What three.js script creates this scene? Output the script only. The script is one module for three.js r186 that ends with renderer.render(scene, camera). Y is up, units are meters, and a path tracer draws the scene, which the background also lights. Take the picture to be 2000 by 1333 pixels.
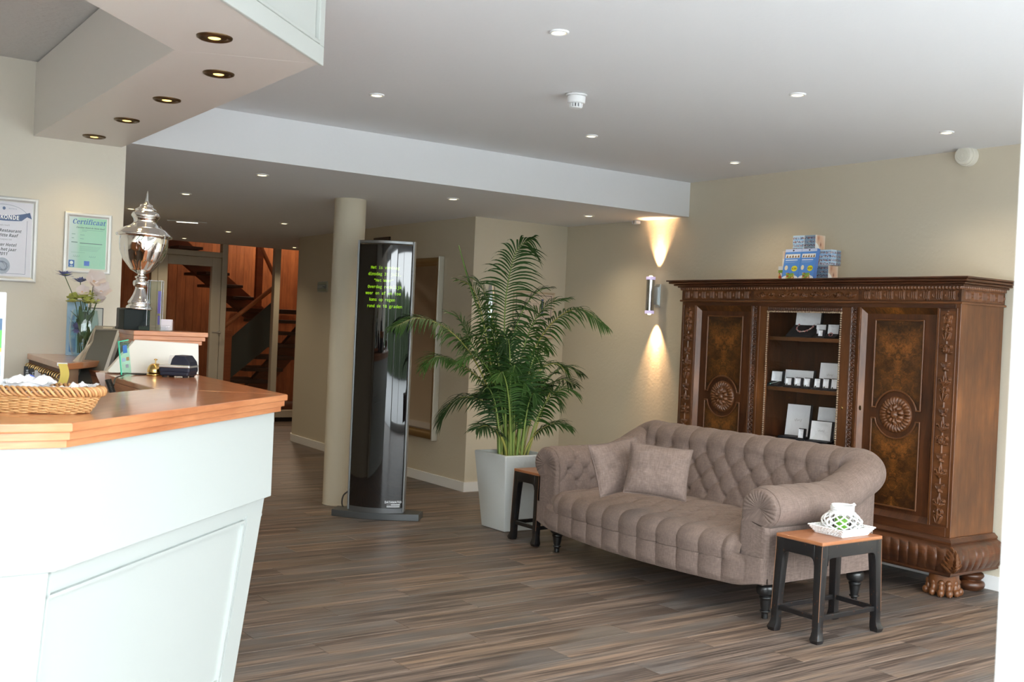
import * as THREE from 'three';
import { RoundedBoxGeometry } from 'three/addons/geometries/RoundedBoxGeometry.js';
import { mergeGeometries, mergeVertices, toCreasedNormals } from 'three/addons/utils/BufferGeometryUtils.js';
import { RectAreaLightUniformsLib } from 'three/addons/lights/RectAreaLightUniformsLib.js';
RectAreaLightUniformsLib.init();

// ---------------------------------------------------------------- camera, sky, exposure
const scene = new THREE.Scene();
const FOCAL = 2100, EYE = 1.45;                       // focal length in pixels of a 2000 x 1333 frame
const PITCH = THREE.MathUtils.degToRad(-0.72), ROLL = THREE.MathUtils.degToRad(2.5), YAW = THREE.MathUtils.degToRad(35.4);
const FWD = new THREE.Vector3(Math.sin(YAW) * Math.cos(PITCH), Math.sin(PITCH), -Math.cos(YAW) * Math.cos(PITCH));
const RIGHT0 = new THREE.Vector3(Math.cos(YAW), 0, Math.sin(YAW)), UP0 = new THREE.Vector3().crossVectors(RIGHT0, FWD);
const RIGHT = RIGHT0.clone().multiplyScalar(Math.cos(ROLL)).addScaledVector(UP0, Math.sin(ROLL));
const UP = UP0.clone().multiplyScalar(Math.cos(ROLL)).addScaledVector(RIGHT0, -Math.sin(ROLL));
const camera = new THREE.PerspectiveCamera(2 * Math.atan(666.5 / FOCAL) * 180 / Math.PI, 2000 / 1333, 0.05, 200);
camera.position.set(0, EYE, 0);
camera.up.copy(UP);
camera.lookAt(FWD.clone().add(camera.position));
camera.focus = 6.3; camera.userData.fStop = 8;

const SKY_POWER = 10.2, EXPOSURE = 1.1;
scene.background = new THREE.Color().setRGB(0.90, 0.97, 1.0);   // bright overcast sky
scene.backgroundIntensity = SKY_POWER;
const renderer = new THREE.WebGLRenderer({ antialias: true });
renderer.toneMapping = THREE.LinearToneMapping;
renderer.toneMappingExposure = EXPOSURE;
renderer.shadowMap.enabled = true;
const SPOT_POWER = 2.4, SCONCE_POWER = .85, STAIR_POWER = 4.5;

// ---------------------------------------------------------------- measuring: where a sight line meets a plane
const ray = (x, y) => RIGHT.clone().multiplyScalar((x - 1000) / FOCAL).addScaledVector(UP, -(y - 666.5) / FOCAL).add(FWD);
const at = (x, y, depth) => ray(x, y).multiplyScalar(depth).add(camera.position);
const onX = (x, y, X) => { const d = ray(x, y); return d.multiplyScalar(X / d.x).add(camera.position); };
const onY = (x, y, Y) => { const d = ray(x, y); return d.multiplyScalar((Y - EYE) / d.y).add(camera.position); };
const onZ = (x, y, Z) => { const d = ray(x, y); return d.multiplyScalar(Z / d.z).add(camera.position); };
const depthOf = (p) => p.clone().sub(camera.position).dot(FWD);

// ---------------------------------------------------------------- helpers
const V = (x, y, z) => new THREE.Vector3(x, y, z), V2 = (x, y) => new THREE.Vector2(x, y);
let seedState = 12345;
const rnd = (a = 1, b) => { seedState = (seedState + 0x6d2b79f5) | 0; let t = Math.imul(seedState ^ (seedState >>> 15), 1 | seedState); t = (t + Math.imul(t ^ (t >>> 7), 61 | t)) ^ t; const r = ((t ^ (t >>> 14)) >>> 0) / 4294967296; return b === undefined ? r * a : a + r * (b - a); };
const clamp = (x, a = 0, b = 1) => Math.min(b, Math.max(a, x)), mix = (a, b, t) => a + (b - a) * t, sstep = (a, b, x) => { const t = clamp((x - a) / (b - a)); return t * t * (3 - 2 * t); };
const counts = {};
const numbered = (n) => { const k = counts[n] = (counts[n] ?? -1) + 1; return k ? n + '_' + String(k).padStart(3, '0') : n; };
function tag(o, label, category, group) { o.userData.label = label; if (category) o.userData.category = category; if (group) o.userData.group = group; return o; }
function thing(name, label, category, pos = [0, 0, 0], turn = 0, group) {
  const o = new THREE.Group(); o.name = numbered(name); scene.add(o);
  o.position.set(...(pos.isVector3 ? pos.toArray() : pos)); o.rotation.y = turn;
  return tag(o, label, category, group);
}
function part(name, geo, mat, parent = scene) {
  const m = new THREE.Mesh(Array.isArray(geo) ? join(geo) : geo, mat);
  m.name = parent === scene ? numbered(name) : name; parent.add(m);
  return m;
}
function struct(name, geo, mat, parent = scene, label) {
  const m = geo ? part(name, geo, mat, parent) : new THREE.Group();
  if (!geo) { m.name = name; parent.add(m); }
  if (parent === scene) m.userData.kind = 'structure';
  if (label) m.userData.label = label;
  return m;
}
function copyOf(o, label, group) { const c = o.clone(); c.name = numbered(o.name.replace(/_\d{3}$/, '')); scene.add(c); c.userData = { ...o.userData }; if (label) c.userData.label = label; if (group) c.userData.group = group; return c; }
function join(list) {
  list = list.map((g) => { g = g.index ? g.toNonIndexed() : g.clone(); for (const k of Object.keys(g.attributes)) if (!['position', 'normal', 'uv'].includes(k)) g.deleteAttribute(k); if (!g.attributes.normal) g.computeVertexNormals(); if (!g.attributes.uv) g.setAttribute('uv', new THREE.Float32BufferAttribute(new Float32Array(g.attributes.position.count * 2), 2)); g.morphAttributes = {}; return g; });
  return list.length === 1 ? list[0] : mergeGeometries(list);
}
// texture coordinates in metres, laid along the plane each face looks at; swap turns the grain
function metric(g, swap = false, du = 0, dv = 0) {
  g = g.index ? g.toNonIndexed() : g;
  const p = g.attributes.position, uv = new Float32Array(p.count * 2), a = V(), b = V(), c = V();
  for (let i = 0; i < p.count; i += 3) {
    a.fromBufferAttribute(p, i); b.fromBufferAttribute(p, i + 1); c.fromBufferAttribute(p, i + 2);
    const n = b.clone().sub(a).cross(c.clone().sub(a)), ax = Math.abs(n.x), ay = Math.abs(n.y), az = Math.abs(n.z);
    [a, b, c].forEach((q, k) => {
      let u, v; if (ay >= ax && ay >= az) { u = q.x; v = q.z; } else if (ax >= az) { u = q.z; v = q.y; } else { u = q.x; v = q.y; }
      if (swap) [u, v] = [v, u];
      uv[(i + k) * 2] = u + du; uv[(i + k) * 2 + 1] = v + dv;
    });
  }
  g.setAttribute('uv', new THREE.BufferAttribute(uv, 2)); if (!g.attributes.normal) g.computeVertexNormals();
  return g;
}
const bx = (x0, x1, y0, y1, z0, z1, r = 0, swap = false) => {
  const w = Math.abs(x1 - x0), h = Math.abs(y1 - y0), d = Math.abs(z1 - z0);
  const g = r ? new RoundedBoxGeometry(w, h, d, 2, Math.min(r, w / 2.01, h / 2.01, d / 2.01)) : new THREE.BoxGeometry(w, h, d);
  g.translate((x0 + x1) / 2, (y0 + y1) / 2, (z0 + z1) / 2);
  return metric(g, swap);
};
const cyl = (r0, r1, h, x = 0, y = 0, z = 0, seg = 32) => new THREE.CylinderGeometry(r1, r0, h, seg).translate(x, y + h / 2, z);
const lathe = (pts, seg = 48) => new THREE.LatheGeometry(pts.map(([r, y]) => V2(r, y)), seg);
function smoothPts(pts, n = 60) { const c = new THREE.CatmullRomCurve3(pts.map(([a, b]) => V(a, b, 0)), false, 'centripetal'); return c.getPoints(n).map((p) => [Math.max(0, p.x), p.y]); }
const tube = (pts, r, seg = 40, rs = 8, closed = false) => new THREE.TubeGeometry(new THREE.CatmullRomCurve3(pts.map((p) => p.isVector3 ? p : V(...p)), closed, 'centripetal'), seg, r, rs, closed);
const bar = (a, b, r, rs = 8) => new THREE.TubeGeometry(new THREE.LineCurve3(a, b), 1, r, rs);
function beam(a, b, w, h) {                                    // square bar from a to b
  const d = b.clone().sub(a), L = d.length(), g = new THREE.BoxGeometry(w, h, L);
  g.applyMatrix4(new THREE.Matrix4().lookAt(V(0, 0, 0), d.clone().negate(), V(0, 1, 0))); g.translate(...a.clone().add(b).multiplyScalar(.5).toArray());
  return metric(g);
}
// prism over a plan polygon [[x, z], ...] between two heights
function slab(poly, y0, y1, bevel = 0, swap = false) {
  const s = new THREE.Shape(poly.map(([x, z]) => V2(x, -z)));
  const g = new THREE.ExtrudeGeometry(s, { depth: y1 - y0 - 2 * bevel, bevelEnabled: bevel > 0, bevelSize: bevel, bevelThickness: bevel, bevelSegments: 2, bevelOffset: -bevel });
  g.rotateX(-Math.PI / 2); g.translate(0, y0 + bevel, 0);
  return metric(g, swap);
}
// a grid surface f(u, v) -> Vector3, u and v in 0..1
function grid(nu, nv, f, uvScale = null, closedU = false) {
  const pos = new Float32Array((nu + 1) * (nv + 1) * 3), uv = new Float32Array((nu + 1) * (nv + 1) * 2), idx = [];
  for (let j = 0, k = 0; j <= nv; j++) for (let i = 0; i <= nu; i++, k++) {
    const p = f(i / nu, j / nv); pos[k * 3] = p.x; pos[k * 3 + 1] = p.y; pos[k * 3 + 2] = p.z;
    uv[k * 2] = i / nu * (uvScale ? uvScale[0] : 1); uv[k * 2 + 1] = j / nv * (uvScale ? uvScale[1] : 1);
    if (i < nu && j < nv) { const a = k, b = k + 1, c = k + nu + 2, d = k + nu + 1; idx.push(a, b, c, a, c, d); }
  }
  const g = new THREE.BufferGeometry(); g.setAttribute('position', new THREE.BufferAttribute(pos, 3)); g.setAttribute('uv', new THREE.BufferAttribute(uv, 2)); g.setIndex(idx); g.computeVertexNormals();
  if (closedU) { const n = g.attributes.normal; for (let j = 0; j <= nv; j++) { const a = j * (nu + 1), b = a + nu, s = V(n.getX(a) + n.getX(b), n.getY(a) + n.getY(b), n.getZ(a) + n.getZ(b)).normalize(); n.setXYZ(a, s.x, s.y, s.z); n.setXYZ(b, s.x, s.y, s.z); } }
  return g;
}

// ---------------------------------------------------------------- noise and textures
const hash2 = (x, y, s) => { let h = Math.imul(x | 0, 374761393) + Math.imul(y | 0, 668265263) + Math.imul(s | 0, 974711); h = Math.imul(h ^ (h >>> 13), 1274126177); return ((h ^ (h >>> 16)) >>> 0) / 4294967296; };
function vnoise(x, y, s, px, py) {                             // value noise, periodic in px, py cells
  const xi = Math.floor(x), yi = Math.floor(y), fx = x - xi, fy = y - yi, u = fx * fx * (3 - 2 * fx), v = fy * fy * (3 - 2 * fy);
  const w = (a, p) => ((a % p) + p) % p, x0 = w(xi, px), x1 = w(xi + 1, px), y0 = w(yi, py), y1 = w(yi + 1, py);
  return mix(mix(hash2(x0, y0, s), hash2(x1, y0, s), u), mix(hash2(x0, y1, s), hash2(x1, y1, s), u), v);
}
const fbm = (x, y, s, px, py, oct = 4) => { let a = 0, w = .5, t = 0; for (let o = 0; o < oct; o++) { a += w * vnoise(x, y, s + o * 17, px, py); t += w; w *= .55; x *= 2; y *= 2; px *= 2; py *= 2; } return a / t; };
function dataTex(w, h, f, srgb, repeat = [1, 1], wrap = THREE.RepeatWrapping) {
  const d = new Uint8Array(w * h * 4);
  for (let y = 0, k = 0; y < h; y++) for (let x = 0; x < w; x++, k += 4) { const c = f(x / w, y / h); d[k] = clamp(c[0]) * 255; d[k + 1] = clamp(c[1]) * 255; d[k + 2] = clamp(c[2]) * 255; d[k + 3] = 255; }
  const t = new THREE.DataTexture(d, w, h); t.magFilter = THREE.LinearFilter; t.minFilter = THREE.LinearMipmapLinearFilter; t.generateMipmaps = true; t.wrapS = t.wrapT = wrap; t.repeat.set(...repeat);
  if (srgb) t.colorSpace = THREE.SRGBColorSpace; t.needsUpdate = true; return t;
}
function canvasTex(w, h, draw) {
  const c = document.createElement('canvas'); c.width = w; c.height = h; const x = c.getContext('2d'); draw(x, w, h);
  const t = new THREE.CanvasTexture(c); t.colorSpace = THREE.SRGBColorSpace; return t;
}
const lerp3 = (a, b, t) => [mix(a[0], b[0], t), mix(a[1], b[1], t), mix(a[2], b[2], t)];
const std = (o) => new THREE.MeshStandardMaterial({ roughness: .6, metalness: 0, ...o }), phys = (o) => new THREE.MeshPhysicalMaterial({ roughness: .5, metalness: 0, ...o });
const rgb = (r, g, b) => new THREE.Color().setRGB(r, g, b);
// carved relief: draw white on black; returns a grid w x h metres in x, y, centred, rising to depth in z
function relief(w, h, depth, nx, ny, draw, soft = 2) {
  const S = 4, c = document.createElement('canvas'); c.width = nx * S; c.height = ny * S; const x = c.getContext('2d');
  x.fillStyle = '#000'; x.fillRect(0, 0, c.width, c.height); x.strokeStyle = x.fillStyle = '#fff'; x.lineCap = x.lineJoin = 'round'; x.save(); draw(x, c.width, c.height); x.restore();
  const d = x.getImageData(0, 0, c.width, c.height).data, W = nx + 1, H = ny + 1; let f = new Float32Array(W * H);
  for (let j = 0; j < H; j++) for (let i = 0; i < W; i++) { let s = 0, n = 0; for (let b = -2; b <= 2; b++) for (let a = -2; a <= 2; a++) { const X = i * S + a, Y = j * S + b; if (X >= 0 && Y >= 0 && X < c.width && Y < c.height) { s += d[(Y * c.width + X) * 4]; n++; } } f[j * W + i] = s / n / 255; }
  const blur = (src) => { const o = new Float32Array(W * H); for (let j = 0; j < H; j++) for (let i = 0; i < W; i++) { let s = 0, n = 0; for (let b = -1; b <= 1; b++) for (let a = -1; a <= 1; a++) { const X = i + a, Y = j + b; if (X >= 0 && Y >= 0 && X < W && Y < H) { s += src[Y * W + X]; n++; } } o[j * W + i] = s / n; } return o; };
  let g2 = f; for (let k = 0; k < soft; k++) g2 = blur(g2);
  return grid(nx, ny, (u, v) => { const k = Math.round(v * ny) * W + Math.round(u * nx); const hh = .35 * f[k] + .65 * Math.sqrt(g2[k]) * g2[k] ** .35; return V((u - .5) * w, (.5 - v) * h, hh * depth); }, [w, h]);
}
const flipGrid = (g) => { const a = g.index.array; for (let i = 0; i < a.length; i += 3) { const t = a[i]; a[i] = a[i + 1]; a[i + 1] = t; } g.computeVertexNormals(); return g; };

// plaster: faint roller texture
const plasterBump = dataTex(512, 512, (u, v) => { const n = fbm(u * 64, v * 64, 3, 64, 64, 3) * .7 + fbm(u * 9, v * 9, 5, 9, 9, 3) * .3; return [n, n, n]; }, false, [.9, .9]);
const plaster = (r, g, b, bump = .0012, rough = .85) => std({ color: rgb(r, g, b), roughness: rough, bumpMap: plasterBump, bumpScale: bump });
// plank floor: brown grey oak, streaks along u; one tile is 2.4 m x 1.2 m
const floorField = (u, v) => {
  const w = fbm(u * 3, v * 12, 11, 3, 12, 3);
  const s1 = fbm(u * 3 + w * .8, v * 26, 7, 3, 26, 4), s2 = fbm(u * 8 + w, v * 190, 8, 8, 190, 3), s3 = fbm(u * 5, v * 9, 9, 5, 9, 3);
  return [s1, s2, s3];
};
const floorMap = dataTex(1536, 1024, (u, v) => {
  const [a, b, c] = floorField(u, v);
  let col = lerp3([.25, .212, .192], [.525, .455, .41], sstep(.25, .75, a * .55 + b * .45));
  col = lerp3(col, [.415, .40, .395], sstep(.48, .72, c) * .65);
  col = lerp3(col, [.52, .425, .34], sstep(.62, .8, a) * .4);
  const k = .86 + .28 * b; return [col[0] * k, col[1] * k, col[2] * k];
}, true, [1 / 2.4, 1 / 1.2]);
const floorBump = dataTex(1024, 512, (u, v) => { const b = fbm(u * 8, v * 160, 8, 8, 160, 3) * .6 + fbm(u * 3, v * 26, 7, 3, 26, 3) * .4; return [b, b, b]; }, false, [1 / 2.4, 1 / 1.2]);
// fine-grained cherry counter wood, grain along u; tile 1 m
const grainMap = (dark, light, fig, seed, rx, ry) => dataTex(1024, 512, (u, v) => {
  const w = fbm(u * 2, v * 4, seed, 2, 4, 3), a = fbm(u * 4 + w * 2, v * 40 + w * 4, seed + 1, 4, 40, 4), b = fbm(u * 24, v * 240, seed + 2, 24, 240, 2), c = fbm(u * 3, v * 6, seed + 3, 3, 6, 3);
  const t = clamp(.15 + a * .5 + b * .28 + (c - .5) * fig); return lerp3(dark, light, t);
}, true, [rx, ry]);
const cherryMap = grainMap([.66, .385, .235], [.90, .63, .44], .3, 31, 1, 1);
const walnutMap = grainMap([.15, .075, .036], [.45, .26, .14], .6, 61, 1.2, 1.2);
const walnutLightMap = grainMap([.25, .135, .065], [.54, .335, .18], .7, 81, 1.2, 1.2);
const pineMap = grainMap([.52, .29, .16], [.80, .50, .29], .5, 91, 1, 1);
// burr veneer, mirrored about its middle
const burlMap = dataTex(512, 1024, (u0, v) => {
  const u = Math.abs(u0 - .5), w = fbm(u * 8, v * 14, 41, 64, 14, 4), w2 = fbm(u * 8 + 3, v * 14, 44, 64, 14, 4);
  const n = fbm(u * 14 + w * 5, v * 26 + w2 * 6, 42, 64, 64, 5), k = fbm(u * 60 + w * 8, v * 110, 43, 64, 110, 3), big = fbm(u * 5, v * 6, 47, 64, 6, 2);
  let t = .55 * n + .3 * k + .45 * (big - .45); t *= 1.25 - 1.1 * u;
  let c = lerp3([.20, .115, .055], [.60, .37, .16], sstep(.12, .86, t)); if (k > .63) c = c.map((x) => x * .72); return c;
}, true);
// coarse linen
const linenMap = dataTex(512, 512, (u, v) => { const a = fbm(u * 14, v * 170, 51, 14, 170, 2), b = fbm(u * 170, v * 14, 52, 170, 14, 2), c = fbm(u * 5, v * 5, 53, 5, 5, 3); const t = .5 + (a - .5) * .75 + (b - .5) * .85 + (c - .5) * .3; return lerp3([.50, .445, .415], [.66, .595, .56], t); }, true, [3.4, 3.4]);
const linenBump = dataTex(512, 512, (u, v) => { const a = .5 + .5 * Math.sin(u * 512 * Math.PI / 2.5), b = .5 + .5 * Math.sin(v * 512 * Math.PI / 2.5), n = fbm(u * 60, v * 60, 55, 60, 60, 2); const t = a * b * .6 + n * .4; return [t, t, t]; }, false, [3, 3]);

const M = {
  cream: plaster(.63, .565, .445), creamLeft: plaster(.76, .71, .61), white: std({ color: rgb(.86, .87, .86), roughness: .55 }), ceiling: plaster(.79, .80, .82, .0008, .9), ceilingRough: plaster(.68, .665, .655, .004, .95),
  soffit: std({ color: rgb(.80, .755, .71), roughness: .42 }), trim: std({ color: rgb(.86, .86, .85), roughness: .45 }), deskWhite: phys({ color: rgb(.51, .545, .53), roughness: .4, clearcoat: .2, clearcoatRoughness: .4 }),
  cherry: phys({ map: cherryMap, roughness: .28, clearcoat: .7, clearcoatRoughness: .1 }),
  walnut: phys({ map: walnutMap, roughness: .42, clearcoat: .25, clearcoatRoughness: .3 }), walnutLight: phys({ map: walnutLightMap, roughness: .4, clearcoat: .3, clearcoatRoughness: .3 }), burl: phys({ map: burlMap, roughness: .35, clearcoat: .4, clearcoatRoughness: .22 }),
  pine: std({ map: pineMap, roughness: .6 }), pineDark: std({ map: walnutMap, color: rgb(1.2, 1, .9), roughness: .6 }),
  linen: phys({ color: rgb(.70, .645, .63), map: linenMap, bumpMap: linenBump, bumpScale: .0012, roughness: .9, sheen: .35, sheenRoughness: .5, sheenColor: rgb(.6, .55, .5) }),
  black: std({ color: rgb(.012, .012, .013), roughness: .4 }), blackSatin: phys({ color: rgb(.011, .011, .012), roughness: .32, clearcoat: .4, clearcoatRoughness: .25 }), velvet: std({ color: rgb(.008, .008, .012), roughness: 1 }),
  steel: std({ color: rgb(.62, .62, .62), metalness: 1, roughness: .28 }), chrome: std({ color: rgb(.9, .87, .83), metalness: 1, roughness: .07 }), alu: std({ color: rgb(.66, .69, .70), metalness: .85, roughness: .38 }), brass: std({ color: rgb(.72, .5, .2), metalness: 1, roughness: .22 }), bronze: std({ color: rgb(.16, .10, .05), metalness: .9, roughness: .35 }),
  glass: phys({ color: 0xffffff, transmission: 1, thickness: 0, roughness: 0, ior: 1.5 }), whitePlastic: std({ color: rgb(.84, .85, .86), roughness: .4 }), paper: std({ color: rgb(.86, .86, .87), roughness: .85 }),
  lampGlow: std({ color: rgb(.9, .85, .7), emissive: rgb(1, .82, .45), emissiveIntensity: 4.5 }), lampAmber: std({ color: rgb(.9, .7, .3), emissive: rgb(1, .72, .2), emissiveIntensity: 2.4 }),
};
// ================================================================ the setting
const WALL_X = 6.14, BEAM_Z = -6.26, HIGH = 2.675, LOW = 2.40, BACK_Z = -7.83, GLAZ_Z = -14.05, FRONT_Z = -0.65;
{ // plank floor: each plank in view is a piece of its own, the far and hidden ones are joined
  const floor = struct('floor', null); floor.userData.kind = 'structure';
  part('floor_base', metric(new THREE.BoxGeometry(13, .2, 17.4).translate(2.8, -.112, -9.1)), std({ color: rgb(.03, .025, .02), roughness: .9 }), floor);
  const PW = .178, PL = 1.22, GAP = .0012, mats = [[1, 1, 1], [.90, .88, .87], [1.06, 1.03, 1.0], [.98, 1.0, 1.03], [1.09, 1.04, .97], [.86, .85, .85]].map((c) => phys({ color: rgb(...c), map: floorMap, bumpMap: floorBump, bumpScale: .0009, roughness: .46, clearcoat: .12, clearcoatRoughness: .45 }));
  const mk = (len, wid, k) => { const b = .0016, g = new THREE.BoxGeometry(len - GAP, .012, wid - GAP, 1, 1, 1); const p = g.attributes.position; const top = []; for (let i = 0; i < p.count; i++) if (p.getY(i) > 0) top.push(i);
    // chamfered top edge: raise the sides only to just below the face and add the bevel ring
    const hx = (len - GAP) / 2, hz = (wid - GAP) / 2, q = (x, y, z) => [x, y, z];
    const A = [q(-hx, -.012, -hz), q(hx, -.012, -hz), q(hx, -.012, hz), q(-hx, -.012, hz)], B = A.map(([x, , z]) => [x, -.0012, z]), C = [[-1, -1], [1, -1], [1, 1], [-1, 1]].map(([a, c]) => [a * (hx - b), 0, c * (hz - b)]);
    const pos = [], quad = (a, b2, c, d) => pos.push(...a, ...b2, ...c, ...a, ...c, ...d);
    for (let i = 0; i < 4; i++) { const j = (i + 1) % 4; quad(A[j], A[i], B[i], B[j]); quad(B[j], B[i], C[i], C[j]); } quad(C[0], C[3], C[2], C[1]);
    const o = new THREE.BufferGeometry(); o.setAttribute('position', new THREE.Float32BufferAttribute(pos, 3)); o.computeVertexNormals();
    return metric(o, false, k * .731 + .2, k * .377); };
  const full = Array.from({ length: 14 }, (_, k) => mk(PL, PW, k)), list = [];
  let row = 0;
  for (let z = FRONT_Z - PW / 2; z > -17.6; z -= PW, row++) {
    let x = -3.2 + ((row * .417) % 1) * PL - PL;
    for (; x < 9; x += PL) { const c = V(x + PL / 2, 0, z), d = depthOf(c); let area = 0;
      const hidden = c.x < 2.0 && c.z < -3.4 && c.z > -14 || c.x < 1.7 && c.z < -3.3 || (c.z < -7.9 && c.x > 5.6 && c.z > -12) || c.z < -14.1;
      if (d > 1.5 && !hidden) { const q = c.clone().sub(camera.position), px = 1000 + FOCAL * q.dot(RIGHT) / d, py = 666.5 - FOCAL * q.dot(UP) / d; if (px > -250 && px < 2050 && py < 1420) area = 1 / (d * d * d); }
      list.push({ x: x + PL / 2, z, area, k: Math.floor(hash2(row, Math.round(x * 10), 3) * 14), m: Math.floor(hash2(row, Math.round(x * 10), 9) * mats.length) }); }
  }
  list.sort((a, b) => b.area - a.area);
  const rest = [];
  list.forEach((p, i) => { if (p.area > 0 && i < 290) { const m = part('floor_plank', full[p.k], mats[p.m], floor); m.position.set(p.x, 0, p.z); } else if (p.x > -3.2 && p.x < 9) rest.push(full[p.k].clone().translate(p.x, 0, p.z)); });
  const r = part('floor_plank', join(rest), mats[0], floor); r.userData.kind = 'stuff';
  struct('ground', metric(new THREE.BoxGeometry(60, .2, 40).translate(0, -.13, 19.5)), std({ color: rgb(.47, .48, .49), roughness: .9 }));
}
{ // clipped hedge across the forecourt, behind the camera; it shows in the dark glass of the display
  const h = part('hedge', grid(260, 30, (u, v) => { const x = mix(-26, 34, u), gap = 0, top = 2.0 + .9 * fbm(u * 24, 1, 301, 64, 64, 3), a = v * Math.PI, n = (fbm(u * 160, v * 9, 303, 256, 64, 4) - .5) * 1.3; return V(x, top * Math.pow(Math.sin(a), .45), 14 - Math.cos(a) * (1.2 + n) ); }), std({ color: rgb(.035, .055, .022), roughness: .9 }));
  h.userData.kind = 'stuff'; h.userData.label = 'tall green hedge across the forecourt';
}
// ceilings
const soffOut = [[-3, -2.6], [.572, -2.6], [1.65, -3.6], [1.69, BEAM_Z]], soffIn = [[-3, -3.05], [.46, -3.05], [1.19, -3.79], [1.225, BEAM_Z]];
struct('ceiling', slab([[-3.2, -.45], [6.3, -.45], [6.3, BEAM_Z], [1.69, BEAM_Z], [1.65, -3.6], [.572, -2.6], [-3.2, -2.6]], HIGH, 3.0), M.ceiling, scene, 'high white ceiling over the lobby');
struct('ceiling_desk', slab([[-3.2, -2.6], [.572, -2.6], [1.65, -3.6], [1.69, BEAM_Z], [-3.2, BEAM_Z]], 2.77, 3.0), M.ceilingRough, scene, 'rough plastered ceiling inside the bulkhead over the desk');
struct('ceiling_low', slab([[1.5, BEAM_Z], [6.3, BEAM_Z], [6.3, -12], [8.7, -12], [8.7, GLAZ_Z - .05], [1.5, GLAZ_Z - .05]], LOW, 3.0), M.ceiling, scene, 'lower grey-white ceiling with its white front edge');
{ // bulkhead over the desk: three lengths mitred together, the one facing the room with a framed panel
  const b = struct('bulkhead', null); b.userData.kind = 'structure'; b.userData.label = 'boxed bulkhead with spotlights hanging over the reception desk';
  const g = .0012;
  for (let i = 0; i < 3; i++) part('bulkhead_panel', slab([soffOut[i], soffOut[i + 1], soffIn[i + 1], soffIn[i]], 2.37, 2.76, g), M.soffit, b);
  const a = V(soffOut[1][0], 0, soffOut[1][1]), c = V(soffOut[2][0], 0, soffOut[2][1]), L = a.distanceTo(c);
  const fr = new THREE.Group(); fr.name = 'fascia_frame'; b.add(fr); fr.position.copy(c); fr.rotation.y = Math.atan2(-(a.z - c.z), a.x - c.x);
  // local x runs from the corner back along the face, local -z... faces the room
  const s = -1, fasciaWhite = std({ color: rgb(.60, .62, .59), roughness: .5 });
  const rect = (x0, x1, y0, y1, d) => bx(x0, x1, y0, y1, 0, s * d, .003);
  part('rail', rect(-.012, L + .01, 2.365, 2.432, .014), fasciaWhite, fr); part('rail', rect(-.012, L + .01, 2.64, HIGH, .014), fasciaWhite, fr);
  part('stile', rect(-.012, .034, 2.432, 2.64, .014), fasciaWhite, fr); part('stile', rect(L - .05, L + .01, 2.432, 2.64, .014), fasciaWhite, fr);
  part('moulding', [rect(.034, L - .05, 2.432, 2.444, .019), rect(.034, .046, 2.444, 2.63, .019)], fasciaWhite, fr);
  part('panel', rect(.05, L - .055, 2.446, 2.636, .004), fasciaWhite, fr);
}
// walls
struct('wall_right', metric(new THREE.BoxGeometry(.2, 3.0, 7.6).translate(WALL_X + .1, 1.5, -4.05)), M.cream);
struct('wall_left', bx(-3.2, 1.715, 0, 2.95, BEAM_Z, BEAM_Z - .14), M.creamLeft, scene, 'cream wall with certificates behind the desk');
struct('wall_side', bx(-3.2, -3.05, 0, 3.0, -.5, BEAM_Z), M.creamLeft);
struct('wall_corridor', slab([[1.45, BEAM_Z - .14], [1.6, BEAM_Z - .14], [1.6, -9.6], [2.62, -9.9], [2.62, GLAZ_Z], [1.45, GLAZ_Z]], 0, 2.5), M.cream);
struct('baseboard_corridor', bx(2.62, 2.634, 0, .085, -9.91, GLAZ_Z, .002), M.trim);
struct('wall_rear', bx(6.2, 8.65, 0, 2.6, -11.98, -11.84), M.cream);
struct('wall_far_right', bx(8.5, 8.65, 0, 2.5, -12, GLAZ_Z), M.cream);
const blockPts = (o = 0) => { // plan of the block with the mirror: square corner in front, rounded at its far end
  const p = [[6.3, BACK_Z + o], [5.12 - o, BACK_Z + o]], x1 = 5.25 - o, r = .42 + o; p.push([5.13 - o, -9.4]); 
  for (let k = 0; k <= 10; k++) { const t = k / 10 * Math.PI * .5; p.push([5.25 + .42 - Math.cos(t) * r, -11.7 - Math.sin(t) * r]); }
  p.push([6.3, -11.7 - r]); return p;
};
struct('wall_back', slab(blockPts(), 0, 2.6), M.cream, scene, 'cream wall block that carries the mirror and ends in a curve');
struct('baseboard_back', slab(blockPts(.014), 0, .085, .002), M.trim);
struct('baseboard_right', [bx(WALL_X - .016, WALL_X, 0, .085, BACK_Z + .016, -.7, .002)], M.trim);
struct('baseboard_left', [bx(-3.0, 1.715, 0, .085, BEAM_Z, BEAM_Z + .015, .002)], M.trim);
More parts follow.
